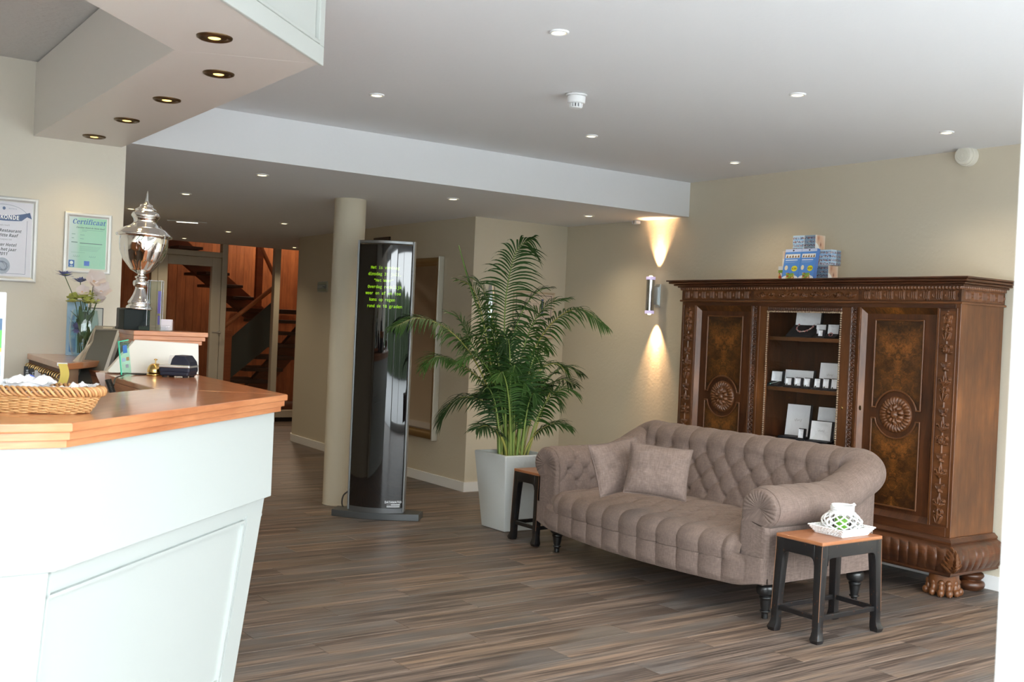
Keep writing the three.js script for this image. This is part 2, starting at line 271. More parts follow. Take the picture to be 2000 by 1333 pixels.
{ // glazed street front behind the camera: doorway and large windows
  const w = struct('wall_front', null); w.userData.kind = 'structure';
  const z0 = -.5, z1 = FRONT_Z, jx = onZ(1968, 772, z1).x;
  part('wall_section', [bx(-3.2, 6.3, 2.45, 3.0, z0, z1)], M.white, w);
  part('jamb', bx(jx, jx + .14, 0, 2.45, z0, z1, .004), M.white, w); part('jamb', bx(-1.3, -1.16, 0, 2.45, z0, z1, .004), M.white, w);
  part('wall_section', bx(5.95, 6.3, 0, 2.45, z0, z1), M.white, w); part('wall_section', bx(-3.2, -3.0, 0, 2.45, z0, z1), M.white, w);
  const win = (n, x0, x1, cuts) => {
    const g = new THREE.Group(); g.name = n; g.userData.kind = 'structure'; scene.add(g); const f = .05;
    part('window_frame', [bx(x0, x1, 0, .12, z0 - .02, z1 + .02), bx(x0, x1, 2.38, 2.45, z0 - .02, z1 + .02), ...cuts.map((x) => bx(x - f / 2, x + f / 2, .12, 2.38, z0 - .03, z1 + .03))], M.white, g);
    for (let i = 0; i < cuts.length - 1; i++) part('pane', new THREE.PlaneGeometry(cuts[i + 1] - cuts[i] - f, 2.26).translate((cuts[i] + cuts[i + 1]) / 2, 1.25, (z0 + z1) / 2), M.glass, g);
  };
  win('window_1', jx + .14, 5.95, [jx + .165, 2.85, 4.4, 5.925]); win('window_2', -3.0, -1.3, [-2.975, -1.325]);
}
{ // stair hall beyond the glazed screen
  const Z = -17.4;
  struct('wall_hall_left', bx(1.3, 1.45, -.1, 4.9, GLAZ_Z, Z), M.pine); struct('wall_hall_right', bx(8.65, 8.8, -.1, 4.9, GLAZ_Z, Z), M.pine);
  struct('ceiling_hall', bx(1.3, 8.8, 4.8, 4.95, GLAZ_Z + .2, Z - .2), M.ceiling); struct('wall_above_screen', bx(1.3, 8.8, 2.5, 4.9, GLAZ_Z - .06, GLAZ_Z + .08), M.white);
  const w = struct('wall_hall_back', null); w.userData.kind = 'structure'; w.userData.label = 'orange-brown boarded wall behind the staircase';
  part('wall_core', bx(1.3, 8.8, -.1, 4.9, Z - .15, Z - .03), M.pineDark, w);
  const tones = [[1, 1, 1], [.86, .82, .8], [1.08, 1.06, 1.02], [.94, .92, .9]].map((c) => std({ map: pineMap, color: rgb(...c), roughness: .6 }));
  const boards = Array.from({ length: 5 }, (_, k) => metric(new THREE.BoxGeometry(.0690, 4.9, .03), true, k * .31, k * .17));
  for (let x = 1.45, i = 0; x < 8.7; x += .07, i++) { const m = part('wall_board', boards[i % 5], tones[Math.floor(hash2(i, 4, 2) * 4)], w); m.position.set(x + .035, 2.4, Z - .012 - .003 * (i % 2)); }
}
// ================================================================ glazed screen and staircase at the far end
const postWood = std({ color: rgb(.60, .53, .42), roughness: .55 });
{
  const g = struct('glazed_screen', null); g.userData.kind = 'structure'; g.userData.label = 'glazed timber screen with a door in front of the staircase';
  const X = (px, py) => onZ(px, py, GLAZ_Z).x, Yz = (px, py) => onZ(px, py, GLAZ_Z).y, d = .05, z0 = GLAZ_Z - d, z1 = GLAZ_Z + d;
  const xs = [2.66, X(303, 600), X(428, 600), X(436, 600), X(530, 640), X(541, 640), X(640, 640), X(660, 640)];
  const lint = Yz(380, 493);
  part('post', bx(xs[2], xs[3] + .02, 0, LOW, z0, z1, .004), postWood, g); part('post', bx(xs[4], xs[5], 0, LOW, z0, z1, .004), postWood, g); part('post', bx(xs[1] - .08, xs[1], 0, LOW, z0, z1, .004), postWood, g);
  part('post', bx(7.9, 8.0, 0, LOW, z0, z1, .004), postWood, g);
  part('lintel', bx(2.62, xs[2], lint - .05, lint + .02, z0, z1, .004), postWood, g);
  part('bottom_rail', bx(xs[3], xs[4], .06, .16, z0, z1, .004), postWood, g); part('bottom_rail', bx(xs[5], 7.9, .06, .16, z0, z1, .004), postWood, g);
  part('kick_plate', bx(xs[3], 7.9, 0, .06, z0 + .01, z1 - .01), M.black, g);
  const pane = (x0, x1, y0, y1) => part('pane', new THREE.PlaneGeometry(x1 - x0, y1 - y0).translate((x0 + x1) / 2, (y0 + y1) / 2, GLAZ_Z), M.glass, g);
  pane(xs[3] + .02, xs[4], .16, LOW); pane(xs[5], 7.9, .16, LOW); pane(xs[1], xs[2], lint + .02, LOW); pane(2.66, xs[1] - .08, 0, LOW);
  const door = struct('door_1', null); door.userData.kind = 'structure'; door.userData.label = 'half-lit glazed door below the stairs';
  const dt = lint - .055, a = xs[1] + .005, b = xs[2] - .005, st = .125;
  part('stile', bx(a, a + st, .01, dt, z0 + .02, z1 - .005, .004), postWood, door); part('stile', bx(b - st, b, .01, dt, z0 + .02, z1 - .005, .004), postWood, door);
  part('rail', bx(a + st, b - st, dt - .12, dt, z0 + .02, z1 - .005, .004), postWood, door); part('rail', bx(a + st, b - st, .01, .2, z0 + .02, z1 - .005, .004), postWood, door);
  part('pane', new THREE.PlaneGeometry(b - a - 2 * st, dt - .32).translate((a + b) / 2, (dt - .12 + .2) / 2, GLAZ_Z), M.glass, door);
  const hp = onZ(427, 650, z1), h = part('door_handle', [tube([[hp.x, hp.y, z1 - .005], [hp.x, hp.y, z1 + .05], [hp.x - .03, hp.y, z1 + .055], [hp.x - .11, hp.y, z1 + .055]], .009, 24), new THREE.CylinderGeometry(.025, .025, .012, 24).rotateX(Math.PI / 2).translate(hp.x, hp.y, z1)], M.steel, door);
}
{ // staircase: lower flight rising to the right, landing, upper flight rising back to the left
  const t = thing('staircase', 'wooden open-riser staircase turning back over itself behind the glazed screen', 'staircase', [0, 0, 0]);
  const treadM = std({ map: walnutMap, color: rgb(.5, .42, .4), roughness: .5 }), strM = std({ map: pineMap, color: rgb(.55, .42, .36), roughness: .55 });
  const zu0 = -15.75, zu1 = -16.75;
  const up = [[500, 581], [475, 557.5], [449, 533.5], [423, 508], [397, 483], [371, 458], [345, 433], [319, 408], [293, 383]];
  up.forEach(([px, py]) => { const r = onZ(px, py, zu0); part('tread', bx(r.x - .37, r.x, r.y - .045, r.y, zu0, zu1, .006), treadM, t); });
  const sA = onZ(500, 612, -16.2), sB = onZ(293, 415, -16.2), off = V(-.12, -.06, 0);
  part('stringer', beam(sA.clone().add(V(.1, -.1, 0)), sB.clone().add(off), .12, .3), strM, t);
  const land = onZ(570, 606, -15.2);
  part('landing', bx(land.x - .45, land.x + 1.0, land.y - .06, land.y, -14.9, zu1, .006), treadM, t);
  part('landing_wall', bx(land.x - .1, land.x + 1.0, land.y, land.y + .01, -17.3, -17.36), strM, t);
  const low = [[591, 627], [591, 650], [588, 674], [575, 697], [553, 720], [524, 743], [496, 766], [468, 789]];
  low.forEach(([px, py]) => { const r = onZ(px, py, -14.75); if (r.y > .1) part('tread', bx(r.x - .58, r.x, r.y - .05, r.y, -14.75, -15.6, .006), treadM, t); });
  const lA = onZ(470, 790, -15.1), lB = onZ(600, 640, -15.1); lA.y = Math.max(lA.y, .16);
  part('stringer', beam(lA, lB, .12, .26), strM, t);
  const zg = -14.62;
  const newel = (px0, px1, py0, py1, z) => { const a = onZ(px0, py0, z), b = onZ(px1, py1, z); part('newel', bx(a.x, b.x, Math.max(.0, b.y), a.y, z - .04, z + .04, .005), std({ map: pineMap, color: rgb(.75, .55, .45), roughness: .5 }), t); };
  newel(433, 443, 645, 860, zg); newel(502, 509, 470, 600, -15.7);
  part('handrail', bar(onZ(431, 643, zg), onZ(532, 564, zg), .032, 12), M.pine, t);
  part('handrail', bar(onZ(500, 462, -15.68), onZ(540, 548, -15.68), .032, 12), M.pine, t);
  part('handrail', bar(onZ(508, 470, -15.68), onZ(330, 300, -15.68), .032, 12), M.pine, t);
  const gp = [[446, 664], [531, 590], [531, 672], [446, 742]].map(([x, y]) => onZ(x, y, zg - .03));
  const gs = new THREE.Shape(gp.map((p) => V2(p.x, p.y)));
  part('glass_panel', new THREE.ExtrudeGeometry(gs, { depth: .012, bevelEnabled: false }).translate(0, 0, zg - .036), std({ color: rgb(.035, .05, .05), roughness: .35 }), t);
  for (const [px, py] of [[446, 671], [446, 727]]) { const p = onZ(px, py, zg); part('clamp', new RoundedBoxGeometry(.05, .07, .05, 2, .006).translate(p.x, p.y, p.z - .02), M.alu, t); }
  const lamp = new THREE.PointLight(0xffffff, STAIR_POWER); lamp.color.setRGB(1, .8, .6); lamp.position.set(7.2, 3.4, -16.6); lamp.shadow.radius = 8; scene.add(lamp);
  const pl = thing('pendant_lamp', 'round glowing lamp above the landing of the staircase', 'lamp', [7.2, 3.4, -16.6]);
  part('globe', new THREE.SphereGeometry(.14, 24, 16), std({ color: rgb(.9, .85, .75), emissive: rgb(1, .85, .65), emissiveIntensity: 3, transparent: false }), pl); part('cord', cyl(.006, .006, 1.27, 0, .135), M.black, pl);
}
// ================================================================ column and information display
{
  const c = onY(660, 990, 0), d = V(c.x, 0, c.z).normalize(), r = .123;
  const t = thing('round_column', 'smooth cream round column standing behind the black display', 'column', [c.x + d.x * r, 0, c.z + d.z * r]);
  part('shaft', cyl(r, r, LOW - .0, 0, 0, 0, 64), plaster(.66, .595, .47), t); part('base_ring', lathe([[r - .02, .0], [r + .003, .0], [r + .003, .008], [r, .012]], 64), plaster(.66, .595, .47), t);
}
{
  const L = onY(647, 1008, 0), R = onY(817, 1019, 0), ex = R.clone().sub(L).normalize(), nz = V(0, 1, 0).cross(ex).multiplyScalar(-1), mid = L.clone().add(R).multiplyScalar(.5);
  if (nz.dot(mid) > 0) nz.negate();
  const turn = Math.atan2(nz.x, nz.z), t = thing('information_display', 'tall curved black glass information display with green dot-matrix text', 'display', [mid.x, 0, mid.z], turn);
  const pl = (px, py) => { const d = ray(px, py), k = mid.clone().sub(camera.position).dot(nz) / d.dot(nz); const p = d.multiplyScalar(k).add(camera.position); return [p.clone().sub(mid).dot(ex), p.y]; };
  const half = L.distanceTo(R) / 2, arc = (x, w, s) => s * (1 - (x / w) ** 2);
  const [xl] = pl(680, 990), [xr] = pl(787, 1000), [, yt] = pl(756, 471);
  const pc = (xl + xr) / 2, pw = (xr - xl) / 2, N = 32, H0 = .055, SAG = .062;
  const plan = (w, s, c, off = 0, back = -.03) => { const p = []; for (let i = 0; i <= N; i++) { const x = -w + 2 * w * i / N; p.push([c + x, off + arc(x, w, s)]); } p.push([c + w, back], [c - w, back]); return p; };
  part('base_plate', slab(plan(half, .055, 0, 0, -.16), 0, .05, .004), std({ color: rgb(.10, .105, .11), metalness: .6, roughness: .45 }), t);
  part('plinth', slab(plan(pw, SAG, pc, .0, -.05), .05, .09, .002), std({ color: rgb(.13, .135, .14), metalness: .6, roughness: .4 }), t);
  part('housing', slab(plan(pw - .01, SAG, pc, -.006, -.05), .09, yt - .03), M.black, t);
  part('top_cap', slab(plan(pw, SAG, pc, .001, -.05), yt - .022, yt, .003), std({ color: rgb(.30, .31, .32), metalness: .8, roughness: .35 }), t);
  for (const s of [-1, 1]) part('edge_strip', bx(pc + s * pw - .007, pc + s * pw + .007, .06, yt, -.05, .010, .003), std({ color: rgb(.30, .31, .32), metalness: .8, roughness: .4 }), t);
  const text = canvasTex(512, 2048, (x, W, H) => {
    x.fillStyle = '#000'; x.fillRect(0, 0, W, H); x.fillStyle = '#b6ff1a'; x.textBaseline = 'middle';
    const rows = [['Het is vandaag', .25, .80], ['dinsdag 31 juli,', .20, .84], ['"Het Weer"', .32, .70], ['Overdag redelijk', .20, .85], ['weer en af en toe', .16, .84], ['kans op regen', .24, .74], ['rond de 18 graden', .20, .87]];
    rows.forEach(([s, a, b], i) => { x.font = 'bold 31px monospace'; const w = x.measureText(s).width; x.save(); x.translate(a * W, (.088 + i * .0243) * H); x.scale((b - a) * W / w, 1); x.fillText(s, 0, 0); x.restore(); });
    // dot matrix: dark gaps between the lamps
    x.fillStyle = 'rgba(0,0,0,.35)'; for (let y = 120; y < 520; y += 5) x.fillRect(0, y, W, 1.1);
    x.fillStyle = '#d8dde0'; x.font = 'bold 27px sans-serif'; x.fillText('DATAMATEN', .74 * W - 20, .977 * H); x.font = '15px sans-serif'; x.fillText('www.', .76 * W - 10, .987 * H); x.fillRect(.76 * W + 28, .985 * H, 82, 8); x.fillRect(.76 * W - 10, .9925 * H, 118, 7);
  });
  const scr = grid(40, 4, (u, v) => { const x = -pw + .012 + (2 * pw - .024) * u; return V(pc + x, .09 + (yt - .12) * v, arc(x, pw, SAG) + .0035); }, [1, 1]);
  text.flipY = true;
  part('screen', scr, phys({ color: rgb(.004, .004, .005), roughness: .04, clearcoat: 1, clearcoatRoughness: .02, emissive: rgb(1, 1, 1), emissiveMap: text, emissiveIntensity: .85 }), t);
  const c0 = onY(664, 1000, .04), c1 = onY(676, 1000, .01);
  const cable = part('power_cable', tube([at(674, 997, depthOf(L) + .1), at(668, 985, depthOf(L) + .12), at(671, 968, depthOf(L) + .14), at(680, 960, depthOf(L) + .15)].map((p) => t.worldToLocal(p.clone())), .006, 24), M.black, t);
}
// ================================================================ things on the far walls
function framed(name, label, cat, w, h, fw, fd, frameMat, faceMat, pos, turn, group) { // a frame w x h about its centre, facing +z
  const t = thing(name, label, cat, pos, turn, group);
  const prof = (len) => { const s = new THREE.Shape(); s.moveTo(0, 0); s.lineTo(fw, 0); s.lineTo(fw, fd * .45); s.quadraticCurveTo(fw * .8, fd * .5, fw * .7, fd * .75); s.quadraticCurveTo(fw * .4, fd * 1.15, 0, fd * .8); s.lineTo(0, 0); return s; };
  const pieces = []; const W = w / 2, H = h / 2;
  const side = (a, b, inn) => { // mitred bar from corner a to corner b
    const ab = b.clone().sub(a), L = ab.length(), g = new THREE.ExtrudeGeometry(prof(), { depth: L, bevelEnabled: false, steps: 1 }); const p = g.attributes.position;
    for (let i = 0; i < p.count; i++) { const x = p.getX(i), z = p.getZ(i); p.setZ(i, z < L / 2 ? x : L - x); }
    const X = inn, Z = ab.clone().normalize(), m = new THREE.Matrix4().makeBasis(X, V(0, 0, 1), Z); if (m.determinant() < 0) { const ix = g.index; const a2 = g.attributes.position.array; for (let i = 0; i < a2.length; i += 9) for (let k = 0; k < 3; k++) { const q = a2[i + 3 + k]; a2[i + 3 + k] = a2[i + 6 + k]; a2[i + 6 + k] = q; } }
    g.applyMatrix4(m); g.translate(a.x, a.y, a.z); g.computeVertexNormals(); return metric(g);
  };
  part('frame_side', side(V(-W, H, 0), V(W, H, 0), V(0, -1, 0)), frameMat, t); part('frame_side', side(V(-W, -H, 0), V(W, -H, 0), V(0, 1, 0)), frameMat, t);
  part('frame_side', side(V(-W, -H, 0), V(-W, H, 0), V(1, 0, 0)), frameMat, t); part('frame_side', side(V(W, -H, 0), V(W, H, 0), V(-1, 0, 0)), frameMat, t);
  const face = new THREE.PlaneGeometry(w - 2 * fw * .98, h - 2 * fw * .98).translate(0, 0, fd * .4);
  part(cat === 'mirror' ? 'mirror_glass' : 'print', face, faceMat, t);
  part('backing', new THREE.BoxGeometry(w - fw, h - fw, fd * .3).translate(0, 0, fd * .16), M.black, t);
  return t;
}
{
  const a = onX(859, 503, 5.09), b = onX(847.5, 860, 5.09), h = a.y - b.y, w = .86, zc = (a.z + b.z) / 2 - w / 2;
  framed('wall_mirror', 'tall mirror in a gilded and silver frame beside the black display', 'mirror', w, h, .075, .045, std({ color: rgb(.34, .225, .10), metalness: .75, roughness: .38 }), std({ color: rgb(.86, .86, .84), metalness: 1, roughness: .02 }), [5.125, (a.y + b.y) / 2, zc], -Math.PI / 2 - .012);
  const mir = scene.children[scene.children.length - 1], sil = std({ color: rgb(.70, .68, .60), metalness: .6, roughness: .35 }); for (const s of [-1, 1]) part('silver_edge', [bx(s * (w / 2 + .004), s * (w / 2 + .02), -h / 2 - .01, h / 2 + .01, 0, .058, .004), bx(s * (w / 2 - .012), s * (w / 2 + .006), -h / 2 - .004, h / 2 + .004, 0, .05, .006)], sil, mir);
  const p = onX(727, 465, 5.1), q = onX(758, 463, 5.1), w2 = Math.abs(p.z - q.z);
  framed('framed_picture', 'dark framed picture whose top edge peeks out above the black display', 'picture', w2, .5, .05, .03, std({ color: rgb(.06, .035, .02), roughness: .5 }), std({ color: rgb(.3, .26, .2), roughness: .7 }), [5.118 + .02, p.y - .25, (p.z + q.z) / 2], -Math.PI / 2 - .012);
}
{ // framed floor plan behind the palm
  const a = onZ(1011, 572, BACK_Z), b = onZ(1082, 575, BACK_Z), c = onZ(1078, 660, BACK_Z), w = .46, h = Math.abs(b.y - c.y) + .02;
  const plan = canvasTex(512, 512, (x, W, H) => { x.fillStyle = '#cfc0b2'; x.fillRect(0, 0, W, H); x.strokeStyle = '#4a403c'; x.lineWidth = 6; x.strokeRect(20, 20, W - 40, H - 40); x.lineWidth = 2; x.strokeStyle = '#7c726c';
    for (let i = 0; i < 7; i++) { x.strokeRect(60 + i * 38, 120, 38, 60); x.strokeRect(60 + i * 38, 210, 38, 70); } x.strokeRect(60, 300, 200, 110); x.beginPath(); x.moveTo(260, 300); x.lineTo(330, 360); x.lineTo(330, 420); x.stroke();
    x.fillStyle = '#4c5878'; for (let i = 0; i < 8; i++) x.fillRect(352, 62 + i * 24, 34, 21); x.strokeStyle = '#223'; x.lineWidth = 3; for (let i = 0; i < 3; i++) x.strokeRect(350 + i * 34, 285, 24, 20); x.fillStyle = '#222'; x.fillRect(420, 286, 24, 20); x.fillStyle = '#8a7f78'; for (let i = 0; i < 5; i++) x.fillRect(350, 340 + i * 14, 90, 4); });
  framed('framed_plan', 'framed building floor plan on the cream wall behind the palm', 'picture', w, h, .018, .022, std({ color: rgb(.62, .5, .36), metalness: .3, roughness: .4 }), std({ map: plan, roughness: .25 }), [b.x - w / 2, (b.y + c.y) / 2, BACK_Z + .001], 0);
  const p0 = onZ(958, 548, BACK_Z), p1 = onZ(958, 672, BACK_Z), hh = (p0.y - p1.y) / 2, t = thing('wall_light', 'almond-shaped brushed steel wall light half hidden by the palm fronds', 'wall lamp', [(p0.x + p1.x) / 2, (p0.y + p1.y) / 2, BACK_Z]);
  part('shade', grid(20, 40, (u, v) => { const y = (v * 2 - 1) * hh, w2 = .062 * Math.sqrt(Math.max(0, 1 - (y / hh) ** 2)) ** 1.3, a2 = (u - .5) * Math.PI; return V(Math.sin(a2) * w2, y, Math.cos(a2) * w2 * .75 + .002); }, [1, 1]), std({ color: rgb(.72, .75, .78), metalness: 1, roughness: .22 }), t);
  part('wall_plate', new RoundedBoxGeometry(.05, hh, .006, 2, .002).translate(0, 0, .003), M.alu, t);
}
{ // door plate on the curved block
  const p = onX(630, 561, 5.24);
  const face = canvasTex(256, 160, (x, W, H) => { x.fillStyle = '#9aa79a'; x.fillRect(0, 0, W, H); x.fillStyle = '#6f8590'; x.fillRect(0, 40, W, 74); x.fillStyle = '#d8e0da'; x.fillRect(24, 56, 208, 8); x.fillRect(24, 76, 150, 8); x.fillRect(24, 96, 180, 6); });
  const t = thing('wall_sign', 'small grey-green sign plate on the wall left of the column', 'sign', [p.x - .02, p.y, p.z], -Math.PI / 2 - .1);
  part('plate', new RoundedBoxGeometry(.42, .12, .012, 2, .004), std({ color: rgb(.45, .5, .46), roughness: .4 }), t); part('print', new THREE.PlaneGeometry(.39, .10).translate(0, 0, .0068), std({ map: face, roughness: .4 }), t);
}
{ // up and down wall light with two narrow beams
  const X = 6.05, a = onX(1271.5, 541, X), b = onX(1268, 613, X), h = a.y - b.y, z = (a.z + b.z) / 2, t = thing('wall_sconce', 'brushed steel tube wall light shining up and down the wall left of the cabinet', 'wall lamp', [X, b.y, z]);
  part('tube', lathe([[.0, .024], [.0335, .024], [.0345, .026], [.0345, h - .026], [.0335, h - .024], [.0, h - .024]]), std({ color: rgb(.6, .6, .6), metalness: 1, roughness: .25 }), t);
  for (const y of [.012, h - .012]) part('glass_ring', lathe([[.036, -.012], [.038, -.010], [.038, .010], [.036, .012], [.022, .011], [.022, -.011], [.036, -.012]], 36).translate(0, y, 0), std({ color: rgb(.75, .7, .85), emissive: rgb(.62, .5, .85), emissiveIntensity: .55, roughness: .2 }), t);
  part('bracket', bx(.03, WALL_X - X - .004, h * .25, h * .75, -.012, .012, .002), M.alu, t); part('wall_plate', bx(WALL_X - X - .006, WALL_X - X, h * .18, h * .82, -.03, .03, .002), M.alu, t);
  for (const s of [1, -1]) { const y = s > 0 ? h : 0; part('lamp', new THREE.SphereGeometry(.016, 16, 10).scale(1, .5, 1).translate(0, y + s * .003, 0), std({ color: rgb(1, .85, .6), emissive: rgb(1, .8, .5), emissiveIntensity: 5 }), t);
    for (const [ang, k, pen, tilt] of [[.50, 4.6, .7, .15], [.20, 3.4, .6, .12]]) { const l = new THREE.SpotLight(0xffffff, SCONCE_POWER * k, 0, ang, pen); l.color.setRGB(1, .60, .31); l.position.set(X + .034, b.y + y + s * .022, z); l.target.position.set(X + .034 + Math.tan(tilt), b.y + y + s * 1.03, z); l.shadow.radius = .5; scene.add(l, l.target); } }
}
{
  const p = onX(1241, 433.5, 6.1), t = thing('motion_sensor', 'tiny white sensor on the wall just under the low ceiling above the wall light', 'sensor', [WALL_X, p.y, p.z]);
  part('body', new RoundedBoxGeometry(.05, .04, .06, 3, .008).translate(-.03, 0, 0), M.whitePlastic, t); part('lens', new THREE.SphereGeometry(.014, 16, 10).scale(.6, 1, 1).translate(-.056, -.004, 0), std({ color: rgb(.5, .45, .42), roughness: .3 }), t); part('foot', bx(-.012, 0, -.012, .012, -.015, .015, .002), M.whitePlastic, t);
}
{
  const p = onX(1887, 305, 6.1), t = thing('alarm_sounder', 'round cream alarm sounder at the top of the wall above the cabinet', 'alarm', [WALL_X, p.y, p.z], -Math.PI / 2), m = std({ color: rgb(.72, .69, .6), roughness: .45 });
  part('base', lathe([[0, 0], [.060, 0], [.062, .004], [.062, .045], [.058, .05], [0, .05]]).rotateX(Math.PI / 2), m, t);
  part('cover', lathe([[.0, .05], [.055, .05], [.057, .054], [.056, .074], [.05, .08], [.0, .082]]).rotateX(Math.PI / 2), m, t);
  part('grille', [0, 1, 2].map((k) => new THREE.TorusGeometry(.012 + k * .012, .0016, 6, 32).translate(0, 0, .0815)), m, t);
  part('cable', tube([[.0, .05, .02], [.02, .075, .02], [.05, .085, .01], [.03, .095, .006]], .004, 20), M.whitePlastic, t);
}
{
  const p = onY(1126, 184, HIGH), t = thing('smoke_detector', 'white round smoke detector in the middle of the high ceiling', 'smoke detector', [p.x, HIGH, p.z]);
  part('base', lathe([[0, 0], [.056, 0], [.056, -.006], [.05, -.012], [0, -.012]]), M.whitePlastic, t);
  part('body', lathe([[0, -.012], [.046, -.012], [.048, -.015], [.047, -.044], [.040, -.05], [0, -.05]]), M.whitePlastic, t);
  part('cage', Array.from({ length: 12 }, (_, i) => bx(-.004, .004, -.068, -.05, .026, .034, .001).rotateY(i * Math.PI / 6)), M.whitePlastic, t);
  part('cap', lathe([[0, -.066], [.026, -.066], [.03, -.069], [.028, -.075], [0, -.076]]), M.whitePlastic, t); part('core', cyl(.022, .022, .02, 0, -.068), std({ color: rgb(.3, .3, .32) }), t);
}
// ================================================================ ceiling lights
function spotLamp(label, pos, ring, glow, r, group, power, color) {
  const t = thing('ceiling_spotlight', label, 'ceiling light', pos, 0, group);
  part('trim_ring', lathe([[r * .68, .0], [r * .70, -.004], [r * .86, -.009], [r, -.005], [r * 1.02, 0]], 40), ring, t);
  part('collar', lathe([[r * .30, -.0035], [r * .38, -.006], [r * .42, -.004], [r * .72, -.003]], 40), ring, t);
  part('lamp', new THREE.SphereGeometry(r * (glow === M.lampAmber ? .36 : .64), 32, 10, 0, Math.PI * 2, Math.PI / 2, Math.PI / 2).scale(1, .16, 1).translate(0, -.0045, 0), glow, t);
  const l = new THREE.SpotLight(0xffffff, power, 0, 1.1, 1); l.color.setRGB(...color); l.position.set(pos.x, pos.y - .016, pos.z); l.target.position.set(pos.x, pos.y - 1, pos.z); l.shadow.radius = 2; scene.add(l, l.target);
  return t;
}
const warm = [1, .82, .55];
[[1092, 62, 'white recessed ceiling spotlight nearest the doorway, close to the desk bulkhead'], [736, 185, 'white recessed ceiling spotlight between the desk bulkhead and the beam'], [1155, 265, 'white recessed ceiling spotlight by the beam, beyond the smoke detector'], [1558, 184, 'white recessed ceiling spotlight over the floor in front of the cabinet'], [1849, 258, 'white recessed ceiling spotlight below the round alarm sounder'], [1435, 317, 'white recessed ceiling spotlight in the corner of the beam and the cabinet wall']]
  .forEach(([x, y, l]) => spotLamp(l, onY(x, y, HIGH), M.whitePlastic, M.lampGlow, .041, undefined, SPOT_POWER, warm));
[[512, 341, 'first ceiling spotlight behind the beam, above the desk counter'], [885, 388, 'low ceiling spotlight above the mirror, right of the column'], [1150, 421, 'low ceiling spotlight above the palm near the wall light'], [363, 378, 'low ceiling spotlight above and right of the silver trophy'], [256, 407, 'low ceiling spotlight left of the trophy tip'], [555, 436, 'low ceiling spotlight halfway along the corridor left of the column'], [446, 452, 'low ceiling spotlight over the corridor in front of the glazed door'], [575, 483, 'farthest low ceiling spotlight, in front of the orange boarded wall'], [360, 465, 'far low ceiling spotlight over the glazed door beside the trophy']]
  .forEach(([x, y, l]) => spotLamp(l, onY(x, y, LOW), M.whitePlastic, M.lampGlow, .046, undefined, SPOT_POWER * 1.1, warm));
[[419, 72, 'brass spotlight of the bulkhead nearest the doorway'], [427, 143, 'second brass spotlight along the desk bulkhead'], [326, 194, 'middle brass spotlight of the desk bulkhead'], [248, 234, 'fourth brass spotlight along the bulkhead, over the corner of the wall'], [184, 266, 'brass spotlight of the bulkhead nearest the certificate wall']]
  .forEach(([x, y, l]) => spotLamp(l, onY(x, y, 2.37), M.bronze, M.lampAmber, .058, undefined, SPOT_POWER * .2, [1, .72, .3]));
{
  const a = onY(327, 431, LOW), b = onY(404, 436, LOW), c = a.clone().add(b).multiplyScalar(.5), L = a.distanceTo(b), t = thing('strip_light', 'narrow recessed fluorescent strip in the low ceiling beyond the trophy', 'ceiling light', [c.x, LOW, c.z], -Math.atan2(b.z - a.z, b.x - a.x));
  part('frame', [bx(-L / 2, L / 2, -.008, 0, -.09, -.05, .002), bx(-L / 2, L / 2, -.008, 0, .05, .09, .002), bx(-L / 2, -L / 2 + .09, -.008, 0, -.05, .05, .002), bx(L / 2 - .09, L / 2, -.008, 0, -.05, .05, .002)], M.whitePlastic, t);
  part('tube_lamp', bx(-L / 2 + .09, L / 2 - .09, -.006, 0, -.05, .05), std({ color: rgb(.9, .9, .85), emissive: rgb(1, .97, .8), emissiveIntensity: 3 }), t);
  const l = new THREE.RectAreaLight(0xffffff, 3, L - .18, .1); l.position.set(c.x, LOW - .012, c.z); l.rotation.set(-Math.PI / 2, 0, -t.rotation.y * -1); scene.add(l);
}
// ================================================================ tufted sofa
const SX0 = 4.25, SX1 = 5.19, SZ0 = -5.58, SZ1 = -3.65, SEAT_Y = .41;
function tuft(u, v, sx, st, A, D, rows, soft = 1) { // quilted height: u along, v up from the first button row
  const top = (rows - 1) * st, vv = Math.min(v, top), fold = (a) => Math.abs(Math.sin(Math.PI * a));
  const p = u / sx + vv / (2 * st), q = u / sx - vv / (2 * st);
  let h = A * Math.pow(fold(p) * fold(q), .42);
  if (v > top) { const k = sstep(0, st * .9, v - top), o = ((rows - 1) % 2) * .5; h = mix(h, A * Math.pow(fold(u / sx + o), .5), k); }
  if (v < 0) { const k = sstep(0, st * .8, -v); h = mix(A * Math.pow(fold(u / sx), .45), A * .7, k * .5); }
  const r0 = Math.round(clamp(v / st, 0, rows - 1)); let dip = 0;
  for (const r of [r0 - 1, r0, r0 + 1]) { if (r < 0 || r >= rows) continue; const o = (r % 2) * .5, n = Math.round(u / sx - o) + o, du = u - n * sx, dv = v - r * st; dip += Math.exp(-(du * du + dv * dv) / (.00034 * soft)); }
  return h - D * Math.min(1, dip);
}
